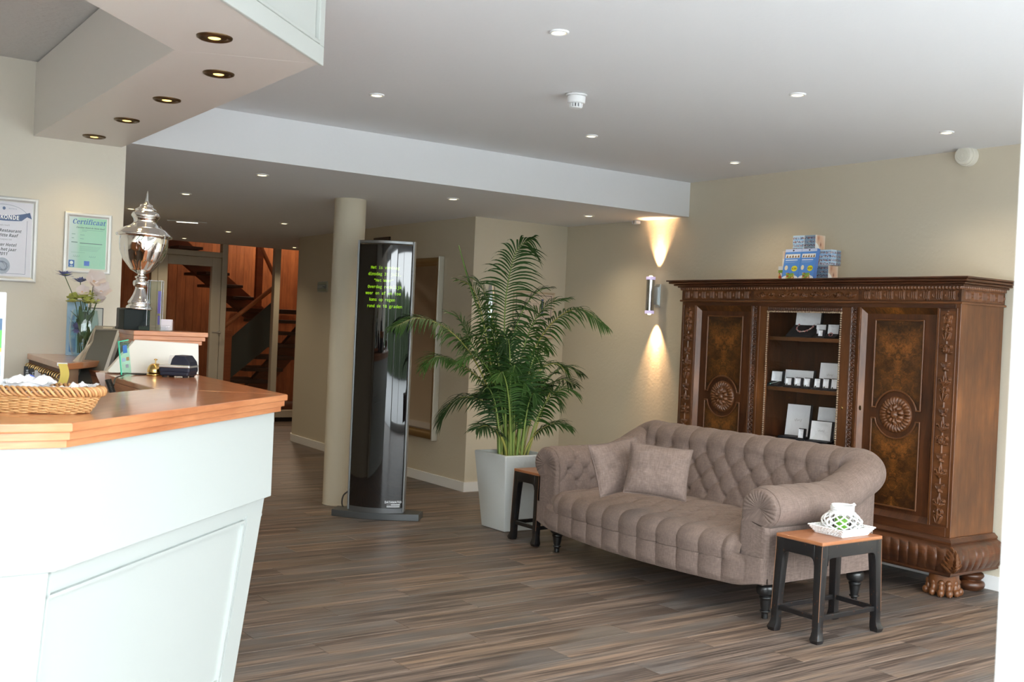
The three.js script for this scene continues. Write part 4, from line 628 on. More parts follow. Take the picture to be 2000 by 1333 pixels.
{
  const cab = thing('carved_cabinet', 'big carved dark walnut cabinet with two burr doors and a glazed middle', 'cabinet', CAB, -Math.PI / 2);
  const W = M.walnut, WL = M.walnutLight, P0 = .345, OT = 1.672, OB = .402, FR = .02;
  const b = (x0, x1, y0, y1, z0, z1, r = .002, sw = false) => bx(x0, x1, y0, y1, z0, z1, r, sw);
  // carcass
  part('side_panel', b(CW - .022, CW, P0, 1.70, -CDEP, -.06, .002, true), WL, cab); part('side_panel', b(-CW, -CW + .022, P0, 1.70, -CDEP, -.06, .002, true), WL, cab);
  part('corner_stile', b(CW - .03, CW + .004, P0, 1.70, -.06, 0, .004, true), WL, cab); part('corner_stile', b(-CW - .004, -CW + .03, P0, 1.70, -.06, 0, .004, true), WL, cab);
  part('back_panel', b(-CW + .022, CW - .022, P0, 1.70, -CDEP, -CDEP + .014, 0, true), W, cab); part('top_board', b(-CW + .001, CW - .001, 1.702, 1.80, -CDEP, -.006), W, cab); part('bottom_board', b(-CW + .0225, CW - .0225, P0 - .02, P0 + .02, -CDEP, -.03), W, cab);
  part('rail', b(-CW + .028, CW - .028, OT, 1.699, -.03, .002), W, cab); part('rail', b(-CW + .028, CW - .028, P0 + .001, OB, -.03, .002), W, cab);
  // carved pilasters
  const pil = relief(.098, 1.24, .019, 60, 600, drawPilaster, 1);
  for (const s of [-1, 1]) { const x = s * 1.052; const board = part('pilaster', [b(x - .062, x + .062, OB, OT, -.03, 0, .002, true)], W, cab); part('carving', pil.clone().translate(x, (OB + OT) / 2, .0012), WL, board); part('bead', [b(x - .062, x - .052, OB, OT, 0, .006, .003, true), b(x + .052, x + .062, OB, OT, 0, .006, .003, true)], WL, board); }
  // posts beside the glazed door, carved with a chain
  const gu = relief(.045, 1.268, .008, 18, 500, drawGuilloche(42), 1);
  for (const x of [-.408, .408]) { const p = part('post', b(x - .034, x + .034, OB, OT, -.03, 0, .002, true), WL, cab); part('carving', gu.clone().translate(x, (OB + OT) / 2, .001), W, p); }
  // solid doors: splayed reveal, burr panel, raised moulding parted by a rosette
  const rosette = (() => { const g = grid(168, 26, (u, v) => { const a = u * Math.PI * 2, r = .112 * v; let h; if (r > .062) { const t = (r - .062) / .05, pet = Math.abs(Math.sin(a * 14)); h = .010 + .016 * Math.pow(pet, .6) * Math.sin(Math.PI * Math.min(1, t * .95 + .06)) * (1 - .35 * t); if (t > .96) h = 0; } else if (r > .024) { const t = (r - .024) / .038, pet = Math.abs(Math.sin(a * 5)); h = .012 + .018 * Math.pow(pet, .7) * Math.sin(Math.PI * (t * .8 + .15)); } else h = .014 + Math.sqrt(Math.max(0, .024 ** 2 - r * r)) * .95; return V(Math.cos(a) * r, Math.sin(a) * r, h); }, [.7, .11], true); return metric(flipGrid(g)); })();
  const door = (cx, x0, x1, lock) => {
    const D = .034, S = .032, ix0 = x0 + S, ix1 = x1 - S, iy0 = OB + S, iy1 = OT - .038, d = new THREE.Group(); d.name = 'door'; cab.add(d);
    const quad = (a, c, e, f) => { const g = new THREE.BufferGeometry(); g.setAttribute('position', new THREE.Float32BufferAttribute([a, c, e, a, e, f].flat(), 3)); g.computeVertexNormals(); return metric(g, true); };
    const o = [[x0, OB, 0], [x1, OB, 0], [x1, OT, 0], [x0, OT, 0]], n = [[ix0, iy0, -D], [ix1, iy0, -D], [ix1, iy1, -D], [ix0, iy1, -D]];
    const edge = [0, 1, 2, 3].map((k) => quad(o[k], o[(k + 1) % 4], n[(k + 1) % 4], n[k]));
    part('reveal', [edge[3]], WL, d); part('reveal', [edge[1]], WL, d); part('reveal', [edge[2]], M.burl, d); part('reveal', [edge[0]], W, d);
    part('lip', [b(x0 - .004, x0 + .006, OB, OT, -.01, .005, .002), b(x1 - .006, x1 + .004, OB, OT, -.01, .005, .002)], WL, d);
    part('door_board', b(ix0, ix1, iy0, iy1, -D - .018, -D, 0, true), W, d);
    const hw = .168, ry = 1.022, R = .146, top = 1.597, bot = .462, gap = .034, zf = -D + .001;
    const lineUp = [], lineDn = []; const aa = Math.asin(gap / R), ax = Math.cos(aa) * R;
    lineUp.push([cx - hw, top], [cx + hw, top], [cx + hw, ry + gap], [cx + ax, ry + gap]); for (let i = 1; i < 24; i++) { const a = mix(aa, Math.PI - aa, i / 24); lineUp.push([cx + Math.cos(a) * R, ry + Math.sin(a) * R]); } lineUp.push([cx - ax, ry + gap], [cx - hw, ry + gap], [cx - hw, top]);
    lineDn.push([cx - hw, bot], [cx + hw, bot], [cx + hw, ry - gap], [cx + ax, ry - gap]); for (let i = 1; i < 24; i++) { const a = mix(-aa, -Math.PI + aa, i / 24); lineDn.push([cx + Math.cos(a) * R, ry + Math.sin(a) * R]); } lineDn.push([cx - ax, ry - gap], [cx - hw, ry - gap], [cx - hw, bot]);
    for (const [ln, y0, y1] of [[lineUp, ry + gap, top], [lineDn, bot, ry - gap]]) {
      const sh = new THREE.Shape(ln.slice(0, -1).map(([x, y]) => V2(x, y))), g = new THREE.ExtrudeGeometry(sh, { depth: .006, bevelEnabled: false }).translate(0, 0, zf), p = g.attributes.position, uv = g.attributes.uv; for (let i = 0; i < p.count; i++) uv.setXY(i, (p.getX(i) - cx + hw) / (2 * hw), (p.getY(i) - y0) / (y1 - y0));
      part('burr_panel', g, M.burl, d);
      const m = []; for (let i = 0; i < ln.length - 1; i++) { m.push(bar(V(ln[i][0], ln[i][1], zf + .007), V(ln[i + 1][0], ln[i + 1][1], zf + .007), .0058, 8), new THREE.SphereGeometry(.0058, 8, 6).translate(ln[i][0], ln[i][1], zf + .007)); } part('moulding', m, WL, d);
    }
    part('rosette', rosette.clone().translate(cx, ry, zf), WL, d);
    if (lock) { const k = part('keyhole_plate', lathe([[0, 0], [.009, 0], [.010, .002], [.006, .004], [0, .004]], 20).rotateX(Math.PI / 2).scale(1, 1.5, 1).translate(lock, ry + .02, -D * .45), M.bronze, d); }
  };
  door(-.7175, -.99, -.445, 0); door(.7125, .445, .99, .468);
  // glazed door
  { const d = new THREE.Group(); d.name = 'door'; d.userData.label = 'glazed middle door'; cab.add(d); const h = .305, gt = 1.640, gb = .44, x0 = -.374, x1 = .374;
    part('stile', b(x0, -h, OB, OT, -.026, -.002, .003, true), WL, d); part('stile', b(h, x1, OB, OT, -.026, -.002, .003, true), WL, d); part('rail', b(-h, h, gt, OT, -.026, -.002, .003), W, d); part('rail', b(-h, h, OB, gb, -.026, -.002, .003), W, d);
    const bead = new THREE.SphereGeometry(.0062, 8, 6), list = []; for (let y = gb; y < gt; y += .0145) for (const s of [-1, 1]) list.push(bead.clone().translate(s * (h - .004), y, .0)); for (let x = -h; x <= h; x += .0145) list.push(bead.clone().translate(x, gt - .004, 0));
    const q = part('bead_moulding', list, std({ color: rgb(.42, .30, .2), roughness: .4 }), d); q.userData.kind = 'stuff';
    part('carving', relief(2 * h, .018, .006, 220, 6, drawTongues(40), 0).translate(0, gt + .013, .0), W, d);
    part('pane', new THREE.PlaneGeometry(2 * h - .02, gt - gb - .02).translate(0, (gt + gb) / 2, -.016), M.glass, d);
    part('keyhole_plate', lathe([[0, 0], [.007, 0], [.007, .003], [0, .004]], 16).rotateX(Math.PI / 2).scale(1, 1.4, 1).translate(h + .034, 1.03, -.003), M.brass, d);
  }
  // middle compartment
  part('divider', b(-.40, -.385, P0, 1.70, -CDEP, -.035, 0, true), W, cab); part('divider', b(.385, .40, P0, 1.70, -CDEP, -.035, 0, true), W, cab);
  for (const y of [1.468, 1.126, .775]) part('shelf', b(-.385, .385, y - .026, y, -CDEP + .014, -.06, .003), WL, cab);
  part('shelf_pin', [[-.384, 1.36], [-.384, 1.30], [-.384, 1.04], [-.384, .98]].map(([x, y]) => new THREE.CylinderGeometry(.004, .004, .006, 10).rotateZ(Math.PI / 2).translate(x + .003, y, -CDEP + .1)), M.brass, cab).userData.kind = 'stuff';
  // frieze and cornice, wrapping the front and both ends
  const wrap = (o, y0, y1, zo = o) => [[-CW - o, -CDEP], [-CW - o, zo], [CW + o, zo], [CW + o, -CDEP]];
  const layer = (o, y0, y1, r = .002) => slab([[-CW - o, -CDEP], [CW + o, -CDEP], [CW + o, o], [-CW - o, o]], y0, y1, r);
  part('frieze_moulding', layer(.016, 1.697, 1.712, .005), WL, cab); part('frieze', layer(.004, 1.712, 1.784), W, cab);
  part('frieze_carving', relief(.86, .062, .016, 420, 34, drawScroll, 1).translate(0, 1.748, .005), WL, cab);
  const bars = relief(.66, .058, .010, 520, 24, drawBars(8), 1); for (const s of [-1, 1]) part('frieze_carving', bars.clone().translate(s * .785, 1.748, .005), WL, cab);
  part('frieze_carving', relief(.42, .058, .010, 320, 24, drawBars(5), 1).rotateY(Math.PI / 2).translate(CW + .005, 1.748, -.225), WL, cab);
  part('leaf_moulding', relief(2 * CW + .03, .018, .010, 600, 8, drawTongues(100), 0).translate(0, 1.790, .012), WL, cab); part('leaf_moulding', relief(CDEP, .018, .010, 120, 8, drawTongues(20), 0).rotateY(Math.PI / 2).translate(CW + .013, 1.790, -.21), WL, cab);
  part('cornice', [layer(.012, 1.782, 1.802), layer(.03, 1.80, 1.812, .004), layer(.052, 1.812, 1.826, .006), layer(.078, 1.826, 1.842, .006), layer(.092, 1.842, 1.853, .003)], W, cab);
  // bulging plinth with gadroons, acanthus corners
  const prof = (t) => { // t 0 (top) .. 1 (bottom): [outward, y]
    if (t < .12) return [mix(.012, .034, t / .12), P0 - .02 * t / .12]; if (t < .2) return [mix(.034, .026, (t - .12) / .08), P0 - .02 - .016 * (t - .12) / .08]; const k = (t - .2) / .8; return [.026 + .062 * Math.pow(Math.sin(Math.PI * Math.pow(k, .8) * .93 + .03), .75) , mix(P0 - .036, .150, k)]; };
  const pathAt = (s, o) => { const L1 = CDEP, L2 = 2 * CW; if (s < L1) return V(-CW - o, 0, -CDEP + s + (s / L1) * o); if (s < L1 + L2) { const f = (s - L1) / L2; return V(mix(-CW - o, CW + o, f), 0, o); } const q = (s - L1 - L2) / CDEP; return V(CW + o, 0, mix(o, -CDEP, q)); };
  const TL = 2 * CDEP + 2 * CW, us = []; for (let i = 0; i <= 640; i++) us.push(i / 640 * TL); 
  part('plinth', metric(toFlat(grid(640, 44, (u, v) => { const s = us[Math.round(u * 640)], [o0, y] = prof(v); const g = v > .24 ? .010 * (Math.pow(Math.abs(Math.sin(Math.PI * s / .058)), .5) - 1) * sstep(.24, .34, v) * (1 - sstep(.92, 1, v)) : 0; const p = pathAt(s, o0 + g); p.y = y; return p; }))), W, cab);
  part('plinth_top', layer(.0135, .325, .347, .003), W, cab);
  part('plinth_base', [layer(.045, .136, .152, .004), layer(.03, .128, .138, .003)], W, cab);
  const leafCv = (() => { const n = 48, c = document.createElement('canvas'); c.width = c.height = n * 4; const x = c.getContext('2d'); x.fillStyle = '#000'; x.fillRect(0, 0, n * 4, n * 4); x.fillStyle = x.strokeStyle = '#fff'; const Wc = n * 4; for (let k = 0; k < 5; k++) for (const s of [-1, 1]) leafShape(x, Wc / 2 + s * 2, Wc * (.98 - k * .13), Wc * (.62 - k * .06), Wc * .13, s * (.95 - k * .12)); x.fillStyle = '#000'; x.lineWidth = 3; x.strokeStyle = '#222'; for (const s of [-1, 1]) { x.beginPath(); x.moveTo(Wc / 2 + s * 6, Wc); x.lineTo(Wc / 2 + s * 6, Wc * .1); x.stroke(); } x.fillStyle = '#fff'; x.beginPath(); x.arc(Wc / 2, Wc * .1, Wc * .07, 0, 7); x.fill(); const d = x.getImageData(0, 0, Wc, Wc).data; return (u, v) => { let s = 0; for (let b2 = -5; b2 <= 5; b2++) for (let a2 = -5; a2 <= 5; a2++) { const X = clamp(Math.round(u * (Wc - 1)) + a2, 0, Wc - 1), Y = clamp(Math.round(v * (Wc - 1)) + b2, 0, Wc - 1); s += d[(Y * Wc + X) * 4]; } return s / 121 / 255; }; })();
  for (const sg of [-1, 1]) part('corner_leaf', metric(toFlat(grid(72, 64, (u, v) => { const t = mix(.2, .97, v), [o0, y] = prof(t), h = leafCv(u, v), e = Math.min(u, 1 - u), q = (u * 2 - 1) * .085, o = o0 - .005 + .027 * h - (e < .02 ? .02 : 0); const r = sg > 0 ? (q < 0 ? V(CW + o + q, 0, o) : V(CW + o, 0, o - q)) : (q < 0 ? V(-CW - o, 0, o + q) : V(-CW - o + q, 0, o)); r.y = y; return r; }))), WL, cab);
  // lion-paw feet in front, bun feet behind
  const ell = (x, y, z, rx, ry, rz) => new THREE.SphereGeometry(1, 20, 14).scale(rx, ry, rz).translate(x, y, z);
  const paw = []; // facing +z
  paw.push(metric(grid(28, 14, (u, v) => { const a = u * Math.PI * 2, y = mix(.137, .02, v), r = mix(.078, .066, v) * (1 + .05 * Math.sin(a * 9) * (1 - v)), w = 1 + .15 * Math.sin(v * 3); return V(Math.cos(a) * r * w, y, Math.sin(a) * r * .9 - .015); }, null, true)));
  const toes = [[-.078, -.035, -1.1], [-.056, .012, -.6], [-.020, .045, -.2], [.020, .045, .2], [.056, .012, .6], [.078, -.035, 1.1]];
  toes.forEach(([x, z, a]) => { const s = Math.sin(a), c = Math.cos(a); paw.push(ell(x, .078, z + .004, .019, .021, .019), ell(x * 1.04, .045, z + .010 * c, .017, .034, .02), ell(x * 1.1 + s * .008, .024, z + .020 * c, .021, .024, .024)); paw.push(new THREE.ConeGeometry(.008, .022, 8).rotateX(2.5).translate(x * 1.12 + s * .012, .013, z + .040 * c)); });
  const pawG = join(paw.map((g) => metric(g)));
  for (const s of [-1, 1]) part('paw_foot', pawG.clone().rotateY(s * .70).translate(s * (CW - .05), 0, -.045), M.walnutLight, cab);
  const bun = metric(lathe(smoothPts([[0, .13], [.05, .13], [.052, .122], [.040, .115], [.066, .10], [.072, .085], [.058, .066], [.050, .06], [.072, .05], [.078, .03], [.066, .008], [.055, 0], [0, 0]], 60), 36));
  for (const s of [-1, 1]) part('bun_foot', bun.clone().translate(s * (CW - .07), 0, -CDEP + .09), W, cab);
}
// ================================================================ jewellery boxes on the cabinet shelves
const satinBump = dataTex(128, 128, (u, v) => { const n = fbm(u * 5, v * 3, 121, 5, 3, 3); return [n, n, n]; }, false), satin = phys({ color: rgb(.93, .94, .97), roughness: .34, sheen: .3, bumpMap: satinBump, bumpScale: .004 }), boxBlack = std({ color: rgb(.01, .011, .018), roughness: .55 }), gem = std({ color: rgb(.7, .75, .72), metalness: .9, roughness: .15 }), gemPink = std({ color: rgb(.5, .16, .16), roughness: .2 }), gold = std({ color: rgb(.8, .6, .1), metalness: 1, roughness: .25 }), script = std({ color: rgb(.45, .42, .42), roughness: .5 });
const HINGE = -Math.PI / 2 + .18;
// rect: pixels of the white lid; X: how deep in the cabinet; shelf: height it stands on
function jewelBox(label, rect, X, shelf, o = {}) {
  const [x0, x1, y0, y1] = rect, a = onX(x0, (y0 + y1) / 2, X), c = onX(x1, (y0 + y1) / 2, X), top = onX((x0 + x1) / 2, y0, X).y, w = Math.abs(c.z - a.z), bh = o.base ?? .016, bd = o.depth ?? w * .8, h = Math.max(.02, top - shelf - bh);
  const t = thing('jewellery_box', label, 'jewellery box', [X, shelf, (a.z + c.z) / 2], HINGE + (o.turn ?? 0), 'jewellery boxes in the cabinet');
  const lid = part('lid', new RoundedBoxGeometry(w + .008, h + .006, .016, 2, .003).translate(0, h / 2, -.009).rotateX(-.14).translate(0, bh, 0), boxBlack, t);
  const L = (g) => g.rotateX(-.14).translate(0, bh, 0);
  part('satin_lining', L(grid(20, 20, (u, v) => { const q = Math.min(u, 1 - u, v, 1 - v) * 2, n = Math.sin((u - .5) * 9 + (v - .5) * 14) * .0012 * q; return V((u - .5) * (w - .006), .003 + v * (h - .006), .0095 - .008 * sstep(0, .55, q) + n); }, [1, 1])), satin, lid);
  if (o.script) part('script_mark', L(tube(Array.from({ length: 14 }, (_, i) => [(-.16 + i * .024) * w, h * (.5 + .035 * Math.sin(i * 2.1) + .02 * Math.sin(i * 5)), .0035]), .0007, 60, 5)), script, lid);
  if (o.pad) { // upright wedge that shows its piece on a sloping face
    const ph = Math.max(.012, o.pad), s = new THREE.Shape([V2(0, 0), V2(-bd, 0), V2(-bd, .006), V2(-.004, ph), V2(0, ph)]);
    part('display_pad', new THREE.ExtrudeGeometry(s, { depth: w, bevelEnabled: false }).rotateY(Math.PI / 2).translate(-w / 2, 0, .004), M.velvet, t);
  } else part('tray', [bx(-w / 2 - .004, w / 2 + .004, 0, bh, .001, bd, .003)], boxBlack, t);
  return [t, w, h, bd, bh];
}
function jewel(name, label, cat, holder, pieces, group) { const t = thing(name, label, cat, holder.position.clone(), holder.rotation.y, group); pieces.forEach(([n, g, m]) => part(n, g, m, t)); return t; }
{
  const S1 = 1.468, S2 = 1.126, S3 = .775;
  { const [t, w, h, bd] = jewelBox('large jewellery box with a beaded necklace on the top cabinet shelf', [1556, 1600, 607, 657], 5.86, S1, { depth: .12, pad: .085 });
    const on = (x, k) => V(x, mix(.006, .085, 1 - k) + .006, .004 + bd * k + .003), beads = [[], []]; for (let i = 0; i <= 26; i++) { const a = mix(-.2, Math.PI + .2, i / 26), x = Math.cos(a) * w * .3, k = .16 + Math.sin(a) * .5; beads[i % 2].push(new THREE.SphereGeometry(.0042 + (i % 3) * .0012, 10, 8).translate(...on(x, clamp(k, .02, .95)).toArray())); }
    jewel('necklace', 'pink and silver bead necklace in the large box on the top shelf', 'necklace', t, [['beads', beads[0], gemPink], ['silver_beads', beads[1], gem]]).children.forEach((m) => { m.userData.kind = 'stuff'; }); }
  jewelBox('small jewellery box right of the necklace box on the top shelf', [1595, 1613, 634, 657], 5.84, S1, { depth: .05, pad: .03 });
  jewelBox('tiny white-lined ring box standing in front on the top shelf', [1599, 1608, 645, 659], 5.76, S1, { depth: .03, base: .01 });
  { const [t] = jewelBox('small jewellery box with a ring at the right end of the top shelf', [1618, 1638, 634, 657], 5.83, S1, { depth: .06, pad: .032 }); jewel('bracelet', 'pink bead bracelet at the right end of the top shelf', 'bracelet', t, [['band', new THREE.TorusGeometry(.012, .003, 8, 24).rotateX(-.4).translate(0, .026, .036), gemPink], ['clasp', new THREE.SphereGeometry(.004, 8, 6).translate(.012, .026, .036), gem]]); }
  { const [t] = jewelBox('jewellery box with a pendant at the left end of the second shelf', [1508, 1527, 725, 752], 5.80, S2, { depth: .07, pad: .035 }); jewel('pendant', 'green stone pendant on a chain at the left end of the second shelf', 'pendant', t, [['stone', new THREE.OctahedronGeometry(.006).translate(-.016, .014, .058), std({ color: rgb(.3, .7, .6), metalness: .4, roughness: .15 })], ['chain', bar(V(-.016, .017, .056), V(.03, .036, .012), .0012), gem]]); }
  jewelBox('wide jewellery box behind the ring boxes on the second shelf', [1536, 1586, 723, 752], 5.90, S2, { depth: .05, script: true });
  jewelBox('tall jewellery box at the right end of the second shelf', [1602, 1638, 709, 752], 5.90, S2, { depth: .05, script: true });
  ['leftmost ring box in the row on the second shelf', 'second ring box from the left on the second shelf', 'third ring box from the left on the second shelf', 'fourth ring box, left of the yellow stones, second shelf', 'fifth ring box, behind the yellow stones, second shelf', 'rightmost ring box in the row on the second shelf'].forEach((l, i) => {
    const x = [1541, 1559, 1577, 1597, 1614, 1630][i], [t] = jewelBox(l, [x - 5.5, x + 5.5, 738 + i * .6, 753], 5.78, S2, { depth: .035, base: .013 });
    jewel('ring', ['green stone ring in front of the leftmost ring box', 'green stone ring in front of the second ring box', 'green stone ring in front of the third ring box', 'clear stone ring in front of the fourth ring box', 'yellow stone ring in front of the fifth ring box', 'dark stone ring in front of the rightmost ring box'][i], 'ring', t, [['stone', new THREE.OctahedronGeometry(.0055).translate(-.004, .022, .02), i === 4 ? gold : i === 5 ? boxBlack : gem], ['band', new THREE.TorusGeometry(.006, .0012, 6, 20).translate(-.004, .0155, .02), gem]], 'rings on the second shelf'); });
  jewelBox('tall jewellery box standing at the left of the lowest visible shelf', [1537, 1578, 790, 846], 5.88, S3, { depth: .09, script: true });
  jewelBox('large jewellery box at the back right of the lowest visible shelf', [1597, 1637, 796, 850], 5.92, S3, { depth: .06, script: true });
  jewelBox('medium jewellery box in front at the right of the lowest visible shelf', [1585, 1622, 823, 855], 5.79, S3, { depth: .06, script: true });
  jewelBox('small ring box between the larger boxes on the lowest visible shelf', [1560, 1570, 838, 852], 5.77, S3, { depth: .03 });
}
// ================================================================ gift boxes and leaflets on top of the cabinet
{
  const topY = 1.853, collage = (seed) => (x, W, H) => { seedState = seed; x.fillStyle = '#a9c2de'; x.fillRect(0, 0, W, H); for (let r = 0; r < 4; r++) { x.fillStyle = ['#c3def2', '#a8cff0', '#b4d6ee', '#c4e0f4'][r]; x.fillRect(0, r * H / 4, W, H / 10); for (let k = 0; k < 46; k++) { x.fillStyle = ['#39435a', '#6b5a64', '#e0d0da', '#a3abc0', '#4f74ad', '#b87068', '#f4f6fa'][Math.floor(rnd(7))]; x.fillRect(rnd(W), r * H / 4 + H / 12 + rnd(H / 8), 4 + rnd(W * .05), 4 + rnd(H * .06)); } } };
  const skin = (x, W, H) => { x.fillStyle = '#e8ddd0'; x.fillRect(0, 0, W, H); const g = (cx, cy, r, c) => { const q = x.createRadialGradient(cx, cy, 0, cx, cy, r); q.addColorStop(0, c); q.addColorStop(1, 'rgba(232,205,180,0)'); x.fillStyle = q; x.fillRect(0, 0, W, H); }; g(W * .55, H * .35, W * .6, '#d9a583'); g(W * .3, H * .2, W * .35, '#c08263'); g(W * .75, H * .75, W * .5, '#e3b694'); g(W * .55, H * .62, W * .16, '#8a4a36'); x.fillStyle = '#f6f4f0'; x.beginPath(); x.moveTo(0, H * .5); x.quadraticCurveTo(W * .35, H * .6, W * .5, H); x.lineTo(0, H); x.fill(); };
  const food = (x, W, H) => { seedState = 77; x.fillStyle = '#dfe6ee'; x.fillRect(0, 0, W, H); x.fillStyle = '#7aa33a'; x.fillRect(0, H * .25, W, H * .2); for (let k = 0; k < 60; k++) { x.fillStyle = ['#a8482c', '#e0c078', '#3f2a1c', '#7d1f1c', '#d9a046', '#567a2c'][Math.floor(rnd(6))]; x.beginPath(); x.arc(rnd(W), H * .5 + rnd(H * .5), 4 + rnd(14), 0, 7); x.fill(); } };
  const tex = (f) => std({ map: canvasTex(256, 144, f), roughness: .35 }), c1 = tex((x, W, H) => { x.save(); collage(5)(x, W / 2, H); x.restore(); x.fillStyle = '#fff'; x.fillRect(W / 2 - 2, 0, 5, H); x.translate(W / 2 + 3, 0); x.save(); x.beginPath(); x.rect(0, 0, W / 2, H); x.clip(); collage(9)(x, W / 2, H); x.fillStyle = 'rgba(20,25,35,.3)'; x.fillRect(0, 0, W, H); x.restore(); }), s1 = tex(skin), f1 = tex((x, W, H) => { x.save(); x.beginPath(); x.rect(0, 0, W / 2, H); x.clip(); food(x, W / 2, H); x.restore(); x.translate(W / 2, 0); x.save(); x.beginPath(); x.rect(0, 0, W / 2, H); x.clip(); collage(13)(x, W / 2, H); x.restore(); }), w1 = std({ color: rgb(.8, .8, .8), roughness: .5 });
  const gift = (label, px, y, row, front, side) => { const w = .185, h = .103, d = .105, p = onX(px, y, 5.83), t = thing('gift_box', label, 'gift box', [5.83, topY + row * (h + .0005), p.z - w / 2], -Math.PI / 2 + .04, 'photo-printed gift boxes on the cabinet'); t.userData.group = 'photo-printed gift boxes on the cabinet';
    part('carton', new THREE.BoxGeometry(w, h, d).translate(0, h / 2, -d / 2), w1, t); part('front_print', new THREE.PlaneGeometry(w - .002, h - .002).translate(0, h / 2, .0006), front, t); part('side_print', new THREE.PlaneGeometry(d - .002, h - .002).rotateY(Math.PI / 2).translate(w / 2 + .0006, h / 2, -d / 2), side, t); part('side_print', new THREE.PlaneGeometry(d - .002, h - .002).rotateY(-Math.PI / 2).translate(-w / 2 - .0006, h / 2, -d / 2), s1, t); };
  gift('photo-printed gift box on top of the stack on the cabinet', 1592, 470, 2, c1, s1); gift('photo-printed gift box at the right of the middle row of the stack', 1623, 500, 1, f1, c1); gift('photo-printed gift box at the left of the middle row, behind the leaflets', 1571, 500, 1, s1, c1);
  gift('photo-printed gift box at the right end of the bottom row of the stack', 1617, 530, 0, c1, s1); gift('photo-printed gift box at the left end of the bottom row, behind the leaflets', 1562, 530, 0, f1, c1);
  const leaflet = canvasTex(256, 512, (x, W, H) => { x.fillStyle = '#5b92dd'; x.fillRect(0, 0, W, H); x.fillStyle = '#cdd8f6'; x.fillRect(0, 0, W, 48); x.fillStyle = '#223'; x.beginPath(); x.arc(W * .5, 24, 13, 0, 7); x.fill(); x.fillStyle = '#f2f0ec'; x.fillRect(14, 84, W - 28, 66); x.fillStyle = '#8a6238'; for (let i = 0; i < 5; i++) { x.beginPath(); x.moveTo(24 + i * 44, 142); x.lineTo(44 + i * 44, 94 + i % 2 * 10); x.lineTo(60 + i * 44, 142); x.fill(); } x.fillStyle = '#e8f0ff'; x.fillRect(22, 176, 190, 14); x.fillStyle = '#86a8dc'; x.fillRect(22, 205, 180, 8); x.fillRect(22, 220, 150, 8); x.fillStyle = '#e9dcc0'; x.beginPath(); x.ellipse(50, 310, 26, 40, 0, 0, 7); x.fill(); x.fillStyle = '#e8e02a'; x.beginPath(); x.arc(180, 325, 46, 0, 7); x.fill(); x.fillStyle = '#444'; x.font = 'bold 44px sans-serif'; x.fillText('€39', 140, 342); x.fillStyle = '#eef0f4'; x.beginPath(); x.ellipse(W / 2, 490, 128, 60, 0, 0, 7); x.fill(); seedState = 3; for (let k = 0; k < 70; k++) { x.fillStyle = ['#5f9a34', '#86b048', '#b0472f', '#d8b26a', '#7fae3e'][Math.floor(rnd(5))]; x.beginPath(); x.arc(W / 2 + rnd(-56, 56), 442 + rnd(-36, 40), 8 + rnd(10), 0, 7); x.fill(); } });
  const lm = std({ map: leaflet, roughness: .3 }), bm = std({ color: rgb(.10, .22, .55), roughness: .4 });
  [[1526, 1558, 'blue lunch leaflet pack at the left in front of the gift boxes'], [1558, 1588, 'blue lunch leaflet pack at the right in front of the gift boxes']].forEach(([x0, x1, l]) => { const X = 5.72, a = onX(x0, 540, X), c = onX(x1, 540, X), w = Math.abs(c.z - a.z) - .002, h = .213, t = thing('leaflet_pack', l, 'leaflet', [X, topY, (a.z + c.z) / 2], -Math.PI / 2, 'blue leaflets on the cabinet'); t.rotation.order = 'YXZ'; t.rotation.x = -.16;
    part('stack', new THREE.BoxGeometry(w, h, .03).translate(0, h / 2, -.015), bm, t); part('cover', new THREE.PlaneGeometry(w, h).translate(0, h / 2, .0006), lm, t); });
}
// ================================================================ reception desk
const CT = 1.15, SHELF_TOP = 1.358;
const deskOut = [[-3.0, -2.948], [.699, -2.948], [1.726, -3.925], [1.88, BEAM_Z]], deskIn = [[-3.0, -3.42], [.45, -3.42], [1.305, -4.235], [1.42, BEAM_Z]];
function inset(pl, d) { // move a plan line sideways by d, to the right hand of its direction being positive x -> +z outward
  const n = pl.length, seg = []; for (let i = 0; i < n - 1; i++) { const a = pl[i], b = pl[i + 1], dx = b[0] - a[0], dz = b[1] - a[1], L = Math.hypot(dx, dz); seg.push([dz / L, -dx / L, a, b]); }
  const off = (s, p) => [p[0] + s[0] * d, p[1] + s[1] * d]; const out = [off(seg[0], pl[0])];
  for (let i = 1; i < n - 1; i++) { const s = seg[i - 1], t = seg[i], k = d / (1 + s[0] * t[0] + s[1] * t[1]); out.push([pl[i][0] + (s[0] + t[0]) * k, pl[i][1] + (s[1] + t[1]) * k]); }
  out.push(off(seg[n - 2], pl[n - 1])); return out;
}
